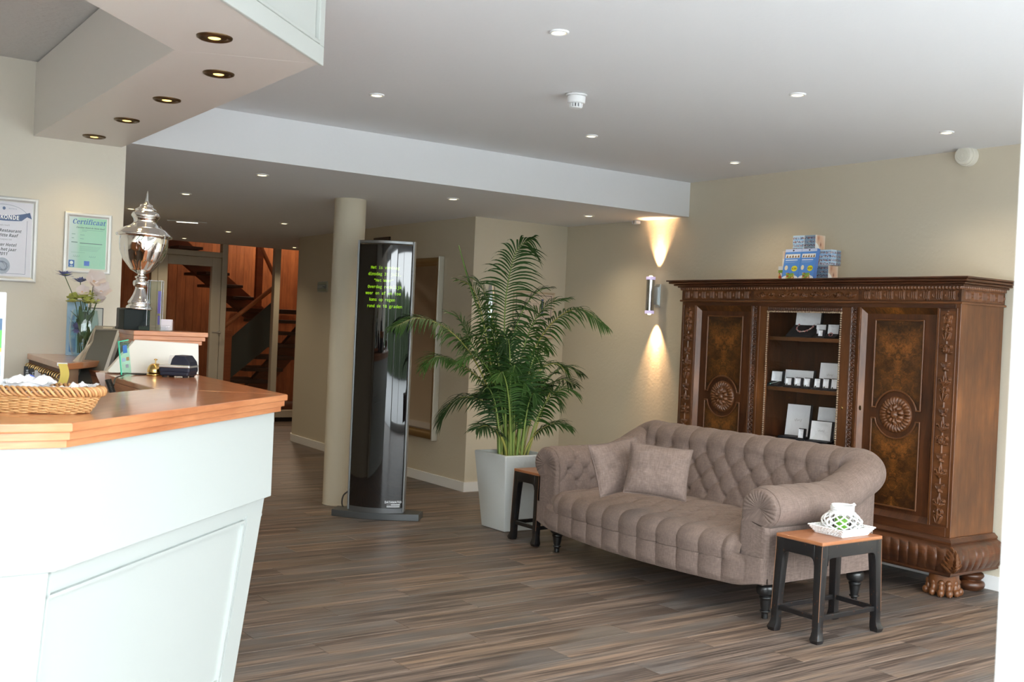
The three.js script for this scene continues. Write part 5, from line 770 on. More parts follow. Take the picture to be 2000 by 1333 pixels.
{
  const t = thing('reception_desk', 'angled white reception desk with a stepped cherry wood counter', 'reception desk');
  const layers = [[0, CT - .024, CT], [.010, CT - .046, CT - .024], [.022, CT - .067, CT - .046]], G = .0008;
  for (let i = 0; i < 3; i++) { // front, chamfer and side counter, mitred
    const g = layers.map(([k, y0, y1]) => { const o = inset(deskOut, k); return slab([o[i], o[i + 1], deskIn[i + 1], deskIn[i]], y0, y1, k ? .0015 : .004); });
    const a = deskOut[i], b = deskOut[i + 1], ang = Math.atan2(b[1] - a[1], b[0] - a[0]); // grain along each length
    const turned = g.map((q) => { const p = q.attributes.position, n = q.attributes.normal, uv = q.attributes.uv; for (let j = 0; j < p.count; j++) { const x = p.getX(j), z = p.getZ(j), l = x * Math.cos(ang) + z * Math.sin(ang), c = -x * Math.sin(ang) + z * Math.cos(ang); uv.setXY(j, l, Math.abs(n.getY(j)) > .5 ? c : p.getY(j)); } return q; });
    part('counter', turned, M.cherry, t);
  }
  const UB = .751, up = inset(deskOut, .045), upB = inset(deskOut, .085), names = ['upper_panel', 'upper_panel', 'upper_panel'];
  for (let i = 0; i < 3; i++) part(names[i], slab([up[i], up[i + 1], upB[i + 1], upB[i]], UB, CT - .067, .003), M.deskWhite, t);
  // lower body, leaning in towards the floor
  const topL = inset(deskOut, .078), botL = inset(deskOut, .165), q = (p, y) => V(p[0], y, p[1]);
  const P = (i, f, h, off = 0) => { const a = q(topL[i], UB).lerp(q(botL[i], 0), h), b = q(topL[i + 1], UB).lerp(q(botL[i + 1], 0), h), r = a.clone().lerp(b, f); const dx = b.x - a.x, dz = b.z - a.z, L = Math.hypot(dx, dz); r.x -= dz / L * off; r.z += dx / L * off; return r; };
  const panel = (i, f0, f1, h0, h1, d0, d1) => { const c = [[f0, h1], [f1, h1], [f1, h0], [f0, h0]], A = c.map(([f, h]) => P(i, f, h, d1)), B = c.map(([f, h]) => P(i, f, h, d0)), pos = [], quad = (a, b, e, g) => [a, b, e, a, e, g].forEach((v) => pos.push(v.x, v.y, v.z)); quad(A[0], A[1], A[2], A[3]); for (let k = 0; k < 4; k++) { const j = (k + 1) % 4; quad(B[k], B[j], A[j], A[k]); } const g = new THREE.BufferGeometry(); g.setAttribute('position', new THREE.Float32BufferAttribute(pos, 3)); g.computeVertexNormals(); return metric(g); };
  for (let i = 0; i < 3; i++) {
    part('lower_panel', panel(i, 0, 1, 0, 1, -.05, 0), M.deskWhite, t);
    const L = Math.hypot(deskOut[i + 1][0] - deskOut[i][0], deskOut[i + 1][1] - deskOut[i][1]), w = .135 / L, w2 = .02 / L, fs = i === 0 ? .55 : 0;
    part('frame_rail', panel(i, fs, 1, 0, .075, 0, .012), M.deskWhite, t); part('frame_stile', panel(i, 1 - w, 1, .075, 1, 0, .012), M.deskWhite, t); 
    if (i) part('frame_stile', panel(i, 0, w * .05, .075, 1, 0, .012), M.deskWhite, t);
    part('frame_moulding', [panel(i, fs, 1 - w, .075, .085, 0, .005), panel(i, fs, 1 - w - w2, .092, .106, 0, .014), panel(i, 1 - w - w2, 1 - w - w2 * .3, .106, 1, 0, .010)], M.deskWhite, t);
    part('skirting', panel(i, 0, 1, .9, 1, 0, .006), M.deskWhite, t);
  }
  const ib = inset(deskIn, .0), ib2 = inset(deskIn, -.03); part('inner_board', slab([...ib.map(([x, z]) => [x, Math.max(z, BEAM_Z + .01)]), ...ib2.reverse().map(([x, z]) => [x, Math.max(z, BEAM_Z + .01)])], .05, CT - .075), M.cherry, t);
  // hooks along the inside edge of the side counter
  const hook = (x, y, z) => tube([[x, y, z], [x - .012, y - .004, z], [x - .020, y - .018, z], [x - .014, y - .026, z], [x - .006, y - .02, z]], .0022, 14, 6);
  for (let k = 0; k < 6; k++) part('hook', hook(1.312 + k * .003, CT - .10, -4.30 - k * .05), M.brass, t);
  // raised shelf at the far end
  const z0 = -5.18, zb = -5.50; const sh = new THREE.Shape([[207, 728], [388, 732], [388, 672], [264, 664]].map(([x, y]) => onZ(x, y, z0 - .02)).map((p) => V2(p.x, Math.max(CT, p.y))));
  part('shelf_support', metric(new THREE.ExtrudeGeometry(sh, { depth: .03, bevelEnabled: true, bevelSize: .002, bevelThickness: .002, bevelOffset: -.002, bevelSegments: 1 }).translate(0, 0, z0 - .052)), std({ color: rgb(.80, .78, .71), roughness: .5 }), t);
  part('shelf_carcass', bx(1.53, 1.79, CT, SHELF_TOP - .064, zb, z0 - .055), M.black, t);
  part('shelf_top', [[0, SHELF_TOP - .022, SHELF_TOP], [.010, SHELF_TOP - .043, SHELF_TOP - .022], [.022, SHELF_TOP - .064, SHELF_TOP - .043]].map(([k, y0, y1]) => slab([[1.505 + k * .3, zb], [1.487 + k * .3, z0 - k], [1.846 - k, z0 - k], [1.846 - k, zb]], y0, y1, .002)), M.cherry, t);
}
// ---------------------------------------------------------------- back counter with keys, behind the desk
const LEDGE = 1.195;
{
  const a = onZ(54, 691, BEAM_Z + .01), c = onY(126, 711, LEDGE), d = onY(149, 697, LEDGE), t = thing('key_counter', 'cherry wood back counter with a row of key hooks against the certificate wall', 'counter');
  const zw = BEAM_Z + .003, xr = 1.483; const poly = [[a.x, zw], [c.x - .005, c.z], [c.x + .12, c.z - .16], [xr, c.z - .45], [xr, zw]].map(([x, z]) => [x, z]);
  part('counter', slab(poly, LEDGE - .03, LEDGE, .003), M.cherry, t);
  const b = inset(poly.slice(0, 4), .0); part('cupboard', slab([[a.x + .03, zw], [c.x + .03, c.z - .06], [c.x + .11, c.z - .2], [1.355, c.z - .45], [1.355, zw]], .0, LEDGE - .03), std({ color: rgb(.42, .27, .17), roughness: .55 }), t);
  part('hook_rail', beam(V(a.x + .018, LEDGE - .048, zw - .02), V(c.x + .016, LEDGE - .048, c.z - .07), .014, .03), M.pineDark, t);
  const n = 16; for (let k = 0; k < n; k++) { const f = (k + .6) / n, x = mix(a.x + .008, c.x + .006, f), z = mix(zw - .02, c.z - .07, f); part('hook', tube([[x + .004, LEDGE - .05, z], [x - .012, LEDGE - .055, z], [x - .018, LEDGE - .072, z], [x - .008, LEDGE - .078, z]], .0026, 12, 6), M.brass, t); }
  // room keys on fobs, hanging from the hooks
  const fob = (txt) => std({ map: canvasTex(96, 192, (x, W, H) => { x.fillStyle = '#10151f'; x.fillRect(0, 0, W, H); x.fillStyle = '#dfe6ee'; x.font = 'bold 52px sans-serif'; x.textAlign = 'center'; x.save(); x.translate(W / 2 + 16, H * .42); x.rotate(-Math.PI / 2); x.fillText(txt, 0, 0); x.restore(); x.beginPath(); x.arc(W / 2, H * .85, 14, 0, 7); x.fill(); }), roughness: .3 });
  const face = Math.atan2(-a.x, 5.6);
  const key = (label, px, py, txt, w, h, mat) => { const f = clamp((px - 54) / (126 - 54)), x = mix(a.x - .006, c.x - .008, f), z = mix(zw - .04, c.z - .06, f), p = V(x, LEDGE - .054, z), k = thing('room_key', label, 'key', p, face, 'room keys under the back counter');
    part('ring', new THREE.TorusGeometry(.010, .0015, 8, 20).translate(0, -.006, 0), M.brass, k); part('fob', new RoundedBoxGeometry(w, h, .008, 2, .0035).translate(0, -.010 - h / 2, .004), M.black, k); part('print', new THREE.PlaneGeometry(w * .9, h * .92).translate(0, -.010 - h / 2, .0085), mat, k); };
  key('room key with dark blue fob numbered 224, leftmost under the back counter', 62, 0, '224', .034, .082, fob('224')); key('second room key with a dark fob under the back counter', 76, 0, '225', .034, .082, fob('225')); key('white paper key tag hanging under the back counter', 85, 0, '', .032, .085, M.paper); key('room key with dark fob left of the yellow paper strip', 105, 0, '226', .034, .08, fob('226'));
  const yp = thing('paper_note', 'yellow paper note taped to the corner of the back counter', 'note', V(c.x - .012, LEDGE + .002, c.z + .01), face);
  part('sheet', grid(6, 24, (u, v) => { const y = -.125 * v; return V((u - .5) * .038 + .012 * Math.sin(v * 4), y, .004 + .012 * Math.sin(v * 3.2)); }), std({ color: rgb(.72, .55, .12), roughness: .7, side: THREE.DoubleSide }), yp); part('tape', bx(-.022, .022, -.012, .0025, -.014, .0045, .0008), M.paper, yp);
}
{ // frames on the certificate wall
  const wallZ = BEAM_Z + .001, silver = std({ color: rgb(.72, .73, .72), roughness: .35, metalness: .25 });
  const cert = canvasTex(512, 704, (x, W, H) => { const g = x.createLinearGradient(0, 0, W, 0); g.addColorStop(0, '#c2d6da'); g.addColorStop(.2, '#b4d2cb'); g.addColorStop(.3, '#98ccb4'); g.addColorStop(1, '#8ecaac'); x.fillStyle = g; x.fillRect(0, 0, W, H); x.fillStyle = '#3560a8'; x.font = 'italic bold 92px serif'; x.textAlign = 'center'; x.save(); x.translate(W / 2 + 6, 92); const w = x.measureText('Certificaat').width; x.scale(454 / w, 1); x.fillText('Certificaat', 0, 0); x.restore(); x.fillStyle = '#27383c'; x.font = 'italic bold 27px serif'; x.fillText('Fletcher Hotel de Witte Raaf', W * .56, 150); x.textAlign = 'left'; x.fillStyle = '#6d948c'; x.fillRect(W * .34, 168, 290, 5); x.fillRect(W * .34, 186, 66, 5); x.fillRect(36, 232, 48, 8); x.fillRect(150, 238, 60, 7); x.fillRect(36, 286, 32, 8); x.fillRect(150, 292, 52, 7); x.fillStyle = '#4c6a66'; x.fillRect(34, 342, 84, 10); x.fillRect(148, 350, 310, 11); x.fillStyle = '#78a594'; for (let i = 0; i < 5; i++) x.fillRect(148, 396 + i * 15, 300 - i * 14, 4); x.fillRect(34, 484, 190, 4); x.strokeStyle = '#5f8a80'; x.lineWidth = 2; for (const cx of [100, 320]) { x.beginPath(); for (let i = 0; i < 40; i++) x.lineTo(cx - 40 + i * 2.4, 540 + 16 * Math.sin(i * .9) * Math.sin(i * .3)); x.stroke(); } x.fillStyle = '#2f62b0'; x.fillRect(6, 596, 78, 96); x.fillStyle = '#dfeeee'; x.beginPath(); x.arc(45, 632, 24, 0, 7); x.fill(); x.font = 'bold 26px sans-serif'; x.fillText('FEE', 22, 686); x.fillStyle = '#2b64c8'; x.fillRect(216, 600, 74, 66); x.strokeStyle = '#7cc59c'; x.beginPath(); x.arc(456, 630, 26, 0, 7); x.stroke(); });
  const oork = canvasTex(640, 800, (x, W, H) => { x.fillStyle = '#d9d9e4'; x.fillRect(0, 0, W, H); x.strokeStyle = '#4a5a78'; x.lineWidth = 4; x.beginPath(); x.moveTo(60, 190); x.lineTo(60, H - 30); x.lineTo(W - 62, H - 30); x.lineTo(W - 58, 190); x.stroke(); x.lineWidth = 3; x.beginPath(); x.ellipse(W / 2, 160, 270, 130, 0, Math.PI, Math.PI * 2); x.stroke(); x.fillStyle = '#34507c'; x.beginPath(); x.arc(W / 2, 72, 17, 0, 7); x.fill(); x.font = '17px serif'; x.textAlign = 'center'; x.fillText('H O T E L S', W / 2 + 96, 78); x.fillStyle = '#24477c'; x.beginPath(); x.moveTo(30, 110); x.quadraticCurveTo(W / 2, 190, W - 30, 100); x.lineTo(W - 8, 168); x.lineTo(W - 60, 150); x.lineTo(W - 120, 196); x.quadraticCurveTo(W / 2, 215, 120, 196); x.lineTo(60, 150); x.lineTo(8, 168); x.fill(); x.fillStyle = '#fff'; x.font = 'bold 62px sans-serif'; x.fillText('OORKONDE', W / 2, 188); x.fillStyle = '#8a8a96'; x.font = '26px sans-serif'; x.fillText('Hotels heeft', W / 2, 262); x.fillStyle = '#2c3038'; x.font = 'italic bold 46px sans-serif'; x.fillText('Hotel Restaurant', W / 2 + 10, 326); x.fillText('de Witte Raaf', W / 2 + 10, 376); x.fillStyle = '#8a8a96'; x.font = '28px sans-serif'; x.fillText('uitgeroepen tot', W / 2, 414); x.fillStyle = '#2c3038'; x.font = 'italic bold 46px sans-serif'; x.fillText('Zilver Hotel', W / 2 + 20, 478); x.fillText('van het jaar', W / 2 + 16, 528); x.fillText('2011', W / 2 + 4, 576); x.fillStyle = '#9aa3b4'; x.beginPath(); x.arc(W / 2, 690, 88, 0, 7); x.fill(); x.strokeStyle = '#4c5668'; for (let k = 0; k < 6; k++) { x.beginPath(); x.ellipse(W / 2, 690, 70 - k * 9, 40 + k * 5, k * .5, 0, 7); x.stroke(); } });
  const P = (px, py) => onZ(px, py, wallZ);
  const f1 = P(126.5, 415.5), f2 = P(218, 421.5), f3 = P(214.5, 537);
  framed('framed_certificate', 'small silver-framed green certificate headed Certificaat on the cream wall', 'certificate', f2.x - f1.x, f2.y - f3.y, .026, .016, silver, std({ map: cert, roughness: .25 }), [(f1.x + f2.x) / 2, (f2.y + f3.y) / 2, wallZ], 0);
  const g2 = P(75, 390), g3 = P(69, 553), h = g2.y - g3.y, w = h * .75;
  framed('framed_certificate', 'larger silver-framed white award certificate with a dark blue banner', 'certificate', w, h, .028, .018, silver, std({ map: oork, roughness: .25 }), [g2.x - w / 2, (g2.y + g3.y) / 2, wallZ], 0);
}
// ---------------------------------------------------------------- vase and flowers, leaflet holder
{
  const vz = -5.95, bp = onZ(163, 690, vz), pxm = depthOf(bp) / FOCAL, t = thing('glass_vase', 'wide clear glass vase of flowers on the back counter', 'vase', [bp.x, LEDGE, bp.z]), H = 92 * pxm, R = 27 * pxm;
  part('glass', lathe(smoothPts([[0, .004], [R * .72, .004], [R * .78, .008], [R * 1.0, H * .35], [R * .98, H * .7], [R * .84, H], [R * .82, H], [R * .95, H * .7], [R * .96, H * .35], [R * .74, .014], [0, .012]], 80), 48), phys({ color: rgb(.9, .97, .97), transmission: 1, roughness: .0, ior: 1.45, thickness: 0 }), t);
  part('water', lathe([[0, .014], [R * .74, .014], [R * .93, H * .33], [R * .93, H * .45], [0, H * .45]], 40), phys({ color: 0xffffff, transmission: 1, roughness: 0, ior: 1.2, thickness: 0 }), t);
  const T = (px, py, dz = 0) => onZ(px, py, vz + dz), green = std({ color: rgb(.08, .13, .04), roughness: .6 }), blueM = std({ color: rgb(.20, .23, .50), roughness: .7 }), purpleM = std({ color: rgb(.28, .20, .50), roughness: .7 }), lime = phys({ color: rgb(.62, .66, .20), roughness: .7, transmission: .2, thickness: 0 }), orchid = phys({ color: rgb(.80, .72, .70), roughness: .6, transmission: .25, thickness: 0 });
  const petal = (len, wid, curl) => grid(6, 8, (u, v) => { const w = wid * Math.sin(Math.PI * Math.min(.97, v * .86 + .1)) * (u - .5), y = v * len; return V(w, Math.sin(v * curl) * len * .35 + w * w * 8, y); });
  const flower = (name, label, cat, head, stemFrom, build) => { const f = thing(name, label, cat, stemFrom); const h = head.clone().sub(stemFrom), m = V(h.x * .35, h.y * .6, h.z * .4); part('stem', tube([[0, 0, 0], m, h], .0022, 24, 6), green, f); const g = new THREE.Group(); g.name = 'flower_head'; g.position.copy(h); f.add(g); build(g); return f; };
  const daisy = (mat, r) => (g) => { const l = []; for (let i = 0; i < 22; i++) { const s = rnd(.75, 1.1); l.push(petal(r * s, r * .3, 1.2).rotateX(rnd(-.35, .35)).rotateY(i / 22 * Math.PI * 2 + rnd(.2))); } for (let i = 0; i < 14; i++) l.push(petal(r * .6, r * .24, 1.2).rotateX(-.5).rotateY(i / 14 * Math.PI * 2)); part('petals', l, mat, g); const c = []; for (let i = 0; i < 20; i++) { const a = i * 2.4, q = r * .3 * Math.sqrt(i / 20); c.push(new THREE.SphereGeometry(r * .09, 8, 6).translate(Math.cos(a) * q, r * .2, Math.sin(a) * q)); } part('flower_eye', c, lime, g); };
  const inV = (dx) => V(bp.x + dx, LEDGE + H * .3, bp.z);
  flower('blue_flower', 'blue scabious flower at the upper left of the glass vase', 'flower', T(127, 540), inV(-.02), daisy(blueM, 20 * pxm)); flower('blue_flower', 'blue scabious flower just right of the tallest one in the vase', 'flower', T(157, 552), inV(0), daisy(blueM, 18 * pxm));
  flower('purple_flower', 'purple ball flower inside the glass vase', 'flower', T(150, 642, .0), inV(-.01), (g) => { const l = []; for (let i = 0; i < 90; i++) { const y = 1 - 2 * (i + .5) / 90, q = Math.sqrt(1 - y * y), a = i * 2.4; l.push(petal(12 * pxm, 4 * pxm, .8).rotateX(-Math.asin(y)).rotateY(a)); } part('petals', l, purpleM, g); });
  flower('hydrangea', 'lime green hydrangea head at the rim of the glass vase', 'flower', T(166, 589), inV(.01), (g) => { const l = []; for (let i = 0; i < 46; i++) { const y = rnd(-.25, 1), q = Math.sqrt(1 - Math.min(1, y * y)), a = i * 2.4, c = V(Math.cos(a) * q * 27 * pxm, y * 18 * pxm, Math.sin(a) * q * 24 * pxm); for (let k = 0; k < 4; k++) l.push(petal(9 * pxm, 9 * pxm, .7).rotateY(k * Math.PI / 2 + a).rotateX(rnd(-.6, .6)).translate(...c.toArray())); } part('petals', l, lime, g); });
  const orch = (label, px, py, s) => flower('white_orchid', label, 'flower', T(px, py, .03), inV(.02), (g) => { const l = []; for (let i = 0; i < 5; i++) l.push(petal(s * pxm, s * pxm * (i % 2 ? 1.25 : .8), .9).rotateZ(rnd(-.3, .3)).rotateX(-.5).rotateY(i / 5 * Math.PI * 2)); g.rotation.set(1.1, .3 + px, 0); part('petals', l, orchid, g); part('flower_eye', new THREE.SphereGeometry(s * pxm * .16, 10, 8), std({ color: rgb(.62, .42, .3), roughness: .6 }), g); });
  orch('pale pink orchid bloom at the top right of the bouquet', 183, 551, 26); orch('pale pink orchid bloom hanging at the right of the bouquet', 197, 571, 24); orch('pale pink orchid bloom low at the right edge of the bouquet', 191, 586, 17); orch('pale peach orchid bloom in the middle of the bouquet', 160, 571, 17);
  const lv = thing('foliage', 'dark green leaves and stalks inside the glass vase', 'foliage', [bp.x, LEDGE + H * .2, bp.z]); lv.userData.kind = 'stuff'; const ls = []; for (let i = 0; i < 26; i++) ls.push(petal(rnd(28, 46) * pxm, 9 * pxm, .8).rotateX(-rnd(.5, 1.2)).rotateY(i * 2.4).translate(rnd(-.02, .02), rnd(0, H * .55), rnd(-.02, .02))); for (let i = 0; i < 10; i++) ls.push(bar(V(rnd(-.03, .03), -H * .12, rnd(-.03, .03)), V(rnd(-.04, .04), H * .6, rnd(-.04, .04)), .0025, 6)); part('leaf', ls, green, lv).userData.kind = 'stuff';
  // blue leaflet stand behind, with a bottle on its print, and a small picture stand
  const blue = canvasTex(128, 640, (x, W, H2) => { x.fillStyle = '#87aac4'; x.fillRect(0, 0, W, H2); x.fillStyle = '#2f6fa8'; x.fillRect(28, 180, 20, 60); x.beginPath(); x.roundRect(18, 250, 42, 360, 14); x.fill(); x.fillStyle = '#5d97c4'; x.fillRect(24, 330, 30, 120); });
  const q0 = onZ(127, 584, -6.12), q1 = onZ(127, 693, -6.12), hs = q0.y - LEDGE, st = thing('leaflet_stand', 'tall blue leaflet stand printed with a water bottle behind the vase', 'leaflet stand', [q1.x + .055, LEDGE, -6.12], -.25); part('backing', new RoundedBoxGeometry(.105, hs, .006, 2, .002).translate(0, hs / 2, 0), phys({ color: rgb(.35, .5, .62), roughness: .2 }), st); part('print', new THREE.PlaneGeometry(.1, hs - .006).translate(0, hs / 2, .0035), std({ map: blue, roughness: .3 }), st); part('foot', bx(-.05, .05, 0, .005, -.03, .04, .002), M.glass, st);
  const r0 = onZ(198, 602, -6.15), ps = thing('picture_stand', 'small dark-edged picture stand between the vase and the monitor', 'picture stand', [r0.x - .035, LEDGE, -6.15], -.1), hp = r0.y - LEDGE; part('frame', [bx(-.045, -.041, 0, hp, -.003, .003), bx(.041, .045, 0, hp, -.003, .003), bx(-.045, .045, hp - .004, hp, -.003, .003)], M.black, ps); part('card', bx(-.041, .041, .004, hp - .004, -.001, .001), std({ color: rgb(.5, .52, .48), roughness: .4 }), ps); part('strut', bar(V(0, hp * .6, -.003), V(0, .002, -.05), .003, 6), M.black, ps);
}
// ---------------------------------------------------------------- monitor and papers behind the counter
{
  const C = [[187, 638, 5.6], [240, 640, 5.55], [203, 752, 5.2], [145, 750, 5.25]].map(([x, y, d]) => at(x, y, d)), t = thing('computer_monitor', 'grey flat monitor tilted back behind the counter, seen at an angle', 'monitor', C[3]), L = C.map((p) => p.clone().sub(C[3]));
  const n = L[1].clone().sub(L[3]).cross(L[0].clone().sub(L[3])).normalize(); if (n.dot(C[3].clone().sub(camera.position)) > 0) n.negate();
  const bil = (u, v, o) => L[3].clone().lerp(L[2], u).lerp(L[0].clone().lerp(L[1], u), v).addScaledVector(n, o);
  const plate = (u0, u1, v0, v1, o0, o1) => { const A = [[u0, v0], [u1, v0], [u1, v1], [u0, v1]], f = A.map(([u, v]) => bil(u, v, o1)), b = A.map(([u, v]) => bil(u, v, o0)), pos = [], quad = (a, c, e, g) => [a, c, e, a, e, g].forEach((p) => pos.push(p.x, p.y, p.z)); quad(...f); quad(b[3], b[2], b[1], b[0]); for (let k = 0; k < 4; k++) quad(b[k], b[(k + 1) % 4], f[(k + 1) % 4], f[k]); const g = new THREE.BufferGeometry(); g.setAttribute('position', new THREE.Float32BufferAttribute(pos, 3)); g.computeVertexNormals(); return metric(g); };
  part('screen', plate(.05, .86, .02, .93, -.002, .001), phys({ color: rgb(.12, .12, .105), roughness: .3 }), t);
  part('bezel', [plate(0, .05, 0, 1, -.02, .006), plate(.05, .97, .93, 1, -.02, .006)], std({ color: rgb(.33, .31, .27), roughness: .5 }), t); part('bezel_edge', plate(.86, .97, 0, .93, -.02, .006), std({ color: rgb(.62, .62, .6), roughness: .4 }), t); part('label_strip', plate(.32, .66, .95, .98, .006, .0075), std({ color: rgb(.66, .6, .5), roughness: .5 }), t);
  part('back_case', plate(.03, 1.14, .05, .97, -.06, -.021), M.black, t); part('stand', [bar(bil(.6, .3, -.06), bil(.7, -.45, -.06), .02, 12), plate(.4, 1.0, -.5, -.45, -.12, .03)], M.black, t);
  const g = [[135, 716], [181, 668], [187, 640], [143, 752], [134, 752]].map(([x, y], i) => at(x, y, 5.2)), s = new THREE.Shape(g.map((p) => V2(p.clone().sub(g[0]).dot(RIGHT), p.clone().sub(g[0]).dot(UP))));
  const gb = thing('side_board', 'slanted beige board standing left of the monitor', 'board', g[0]); const geo = new THREE.ExtrudeGeometry(s, { depth: .016, bevelEnabled: true, bevelSize: .001, bevelThickness: .001, bevelSegments: 1 }); geo.applyMatrix4(new THREE.Matrix4().makeBasis(RIGHT, UP, FWD.clone().negate())); part('board', metric(geo), std({ color: rgb(.50, .42, .31), roughness: .6 }), gb);
  // pink receipt strip hanging over the counter edge and a coiled cord
  const rp = at(200, 728, 5.0), rs = thing('receipt', 'pale pink paper strip hanging over the inner counter edge', 'receipt', rp); part('paper_strip', grid(6, 24, (u, v) => RIGHT.clone().multiplyScalar((u - .5) * .042 + .012 * v + .012 * Math.sin(v * 5 - 1)).addScaledVector(UP, -.135 * v).addScaledVector(FWD, -.01 * Math.sin(v * 5))), std({ color: rgb(.62, .50, .45), roughness: .8, side: THREE.DoubleSide }), rs); part('fold', grid(6, 4, (u, v) => RIGHT.clone().multiplyScalar((u - .5) * .042).addScaledVector(UP, .006 * v).addScaledVector(FWD, .03 * v)), std({ color: rgb(.62, .50, .45), roughness: .8 }), rs);
}
const spotOn = (px, py, y = CT) => onY(px, py, y);
{ // coiled cord, terminal, bell, acrylic sign
  const T = spotOn(339, 738), t = thing('card_terminal', 'dark blue card payment terminal with a receipt on the counter', 'card terminal', [T.x, CT, T.z], YAW * -1 - .03), m = phys({ color: rgb(.016, .018, .034), roughness: .45, specularIntensity: .6 }), k = depthOf(T) / FOCAL, W = 62 * k, D = .13; 
  part('base', [new RoundedBoxGeometry(W * .92, .022, D, 3, .008).translate(0, .018, -D / 2)], m, t); part('body', new RoundedBoxGeometry(W, .032, D, 4, .012).translate(0, .036, -D / 2), m, t); part('silver_trim', new RoundedBoxGeometry(W * .99, .014, D * 1.01, 4, .006).translate(0, .051, -D / 2), M.alu, t);
  const s = new THREE.Shape([[-.02, .055], [W * .47, .055], [W * .44, .072], [W * .30, .098], [W * .0, .1], [-W * .08, .085]].map(([x, y]) => V2(x, y))); part('printer_cover', new THREE.ExtrudeGeometry(s, { depth: D * .8, bevelEnabled: true, bevelSize: .003, bevelThickness: .003, bevelSegments: 2 }).translate(0, 0, -D * .9), m, t);
  part('receipt_paper', grid(8, 8, (u, v) => V(mix(-W * .36, .0, u), .058 + .042 * v, -D * .55 - .02 * v * v)), M.paper, t);
  for (const [x, z] of [[-W * .33, -.02], [W * .33, -.02], [-W * .33, -D + .02], [W * .33, -D + .02]]) part('foot', cyl(.012, .014, .01, x, 0, z, 16), M.black, t);
  const ca = spotOn(305, 731), cb = spotOn(262, 733), cc = spotOn(238, 730), ce = spotOn(226, 741); const c = thing('terminal_cord', 'black cord running from the terminal over the counter, coiled at its end', 'cord', ca), rel = (p, y = .004) => V(p.x - ca.x, y, p.z - ca.z);
  part('cord', tube([rel(ca, .02), rel(spotOn(285, 733)), rel(cb), rel(cc), rel(spotOn(240, 738), .01), rel(ce, .004), rel(spotOn(222, 744), -.02)], .0036, 80, 8), M.black, c);
  const coil = [], c0 = at(211, 742, depthOf(ce)).sub(ca), c1 = at(221, 770, depthOf(ce) - .05).sub(ca), ax = c1.clone().sub(c0); for (let i = 0; i <= 220; i++) { const a = i / 220 * Math.PI * 2 * 13; coil.push(c0.clone().addScaledVector(ax, i / 220).addScaledVector(RIGHT, Math.cos(a) * .011).addScaledVector(FWD, Math.sin(a) * .011)); } part('coil', tube(coil, .0034, 500, 6), M.black, c);
  const B = onZ(303, 735, -5.10), bell = thing('service_bell', 'small brass service bell behind the card terminal', 'bell', [B.x, CT, B.z]), R = .037; part('base', lathe([[0, 0], [R * 1.05, 0], [R * 1.08, .004], [R * 1.0, .010], [R * .7, .014], [0, .014]]), M.brass, bell); part('dome', lathe(smoothPts([[R, .016], [R * .98, .03], [R * .8, .046], [R * .45, .056], [0, .058]], 30)), M.brass, bell); part('button', [cyl(.003, .003, .016, 0, .057, 0, 12), lathe([[0, .072], [.008, .073], [.009, .077], [0, .08]], 20)], M.brass, bell);
  const A = spotOn(247, 735), sg = thing('acrylic_sign', 'clear acrylic sign with green edges and payment stickers on the counter', 'sign', [A.x, CT, A.z], .45), kk = depthOf(A) / FOCAL, H = 70 * kk, Wd = .055; sg.rotation.order = 'YXZ'; sg.rotation.z = .16;
  part('plate', new RoundedBoxGeometry(Wd, H, .006, 2, .001).translate(0, H / 2, 0), phys({ color: rgb(.72, .95, .86), transmission: .95, roughness: .02, ior: 1.5, thickness: 0 }), sg); const edgeM = std({ color: rgb(.1, .75, .5), emissive: rgb(.02, .2, .12), emissiveIntensity: .3, roughness: .2 }); part('green_edge', [bx(-Wd / 2 - .001, Wd / 2 + .001, H - .002, H + .001, -.0035, .0035), bx(-Wd / 2 - .001, -Wd / 2 + .001, 0, H, -.0035, .0035)], edgeM, sg);
  const stick = (x, y, w, h, c) => part('sticker', bx(x - w / 2, x + w / 2, y - h / 2, y + h / 2, .003, .0042, .0004), std({ color: rgb(...c), roughness: .4 }), sg); stick(.002, H * .76, .024, H * .22, [.05, .18, .52]); stick(-.010, H * .47, .018, H * .10, [.35, .48, .66]); stick(.013, H * .48, .016, H * .10, [.35, .2, .1]); stick(.006, H * .28, .017, H * .10, [.25, .28, .32]);
  part('foot', bx(-Wd / 2, Wd / 2, 0, .004, -.02, .03, .001), M.glass, sg);
}
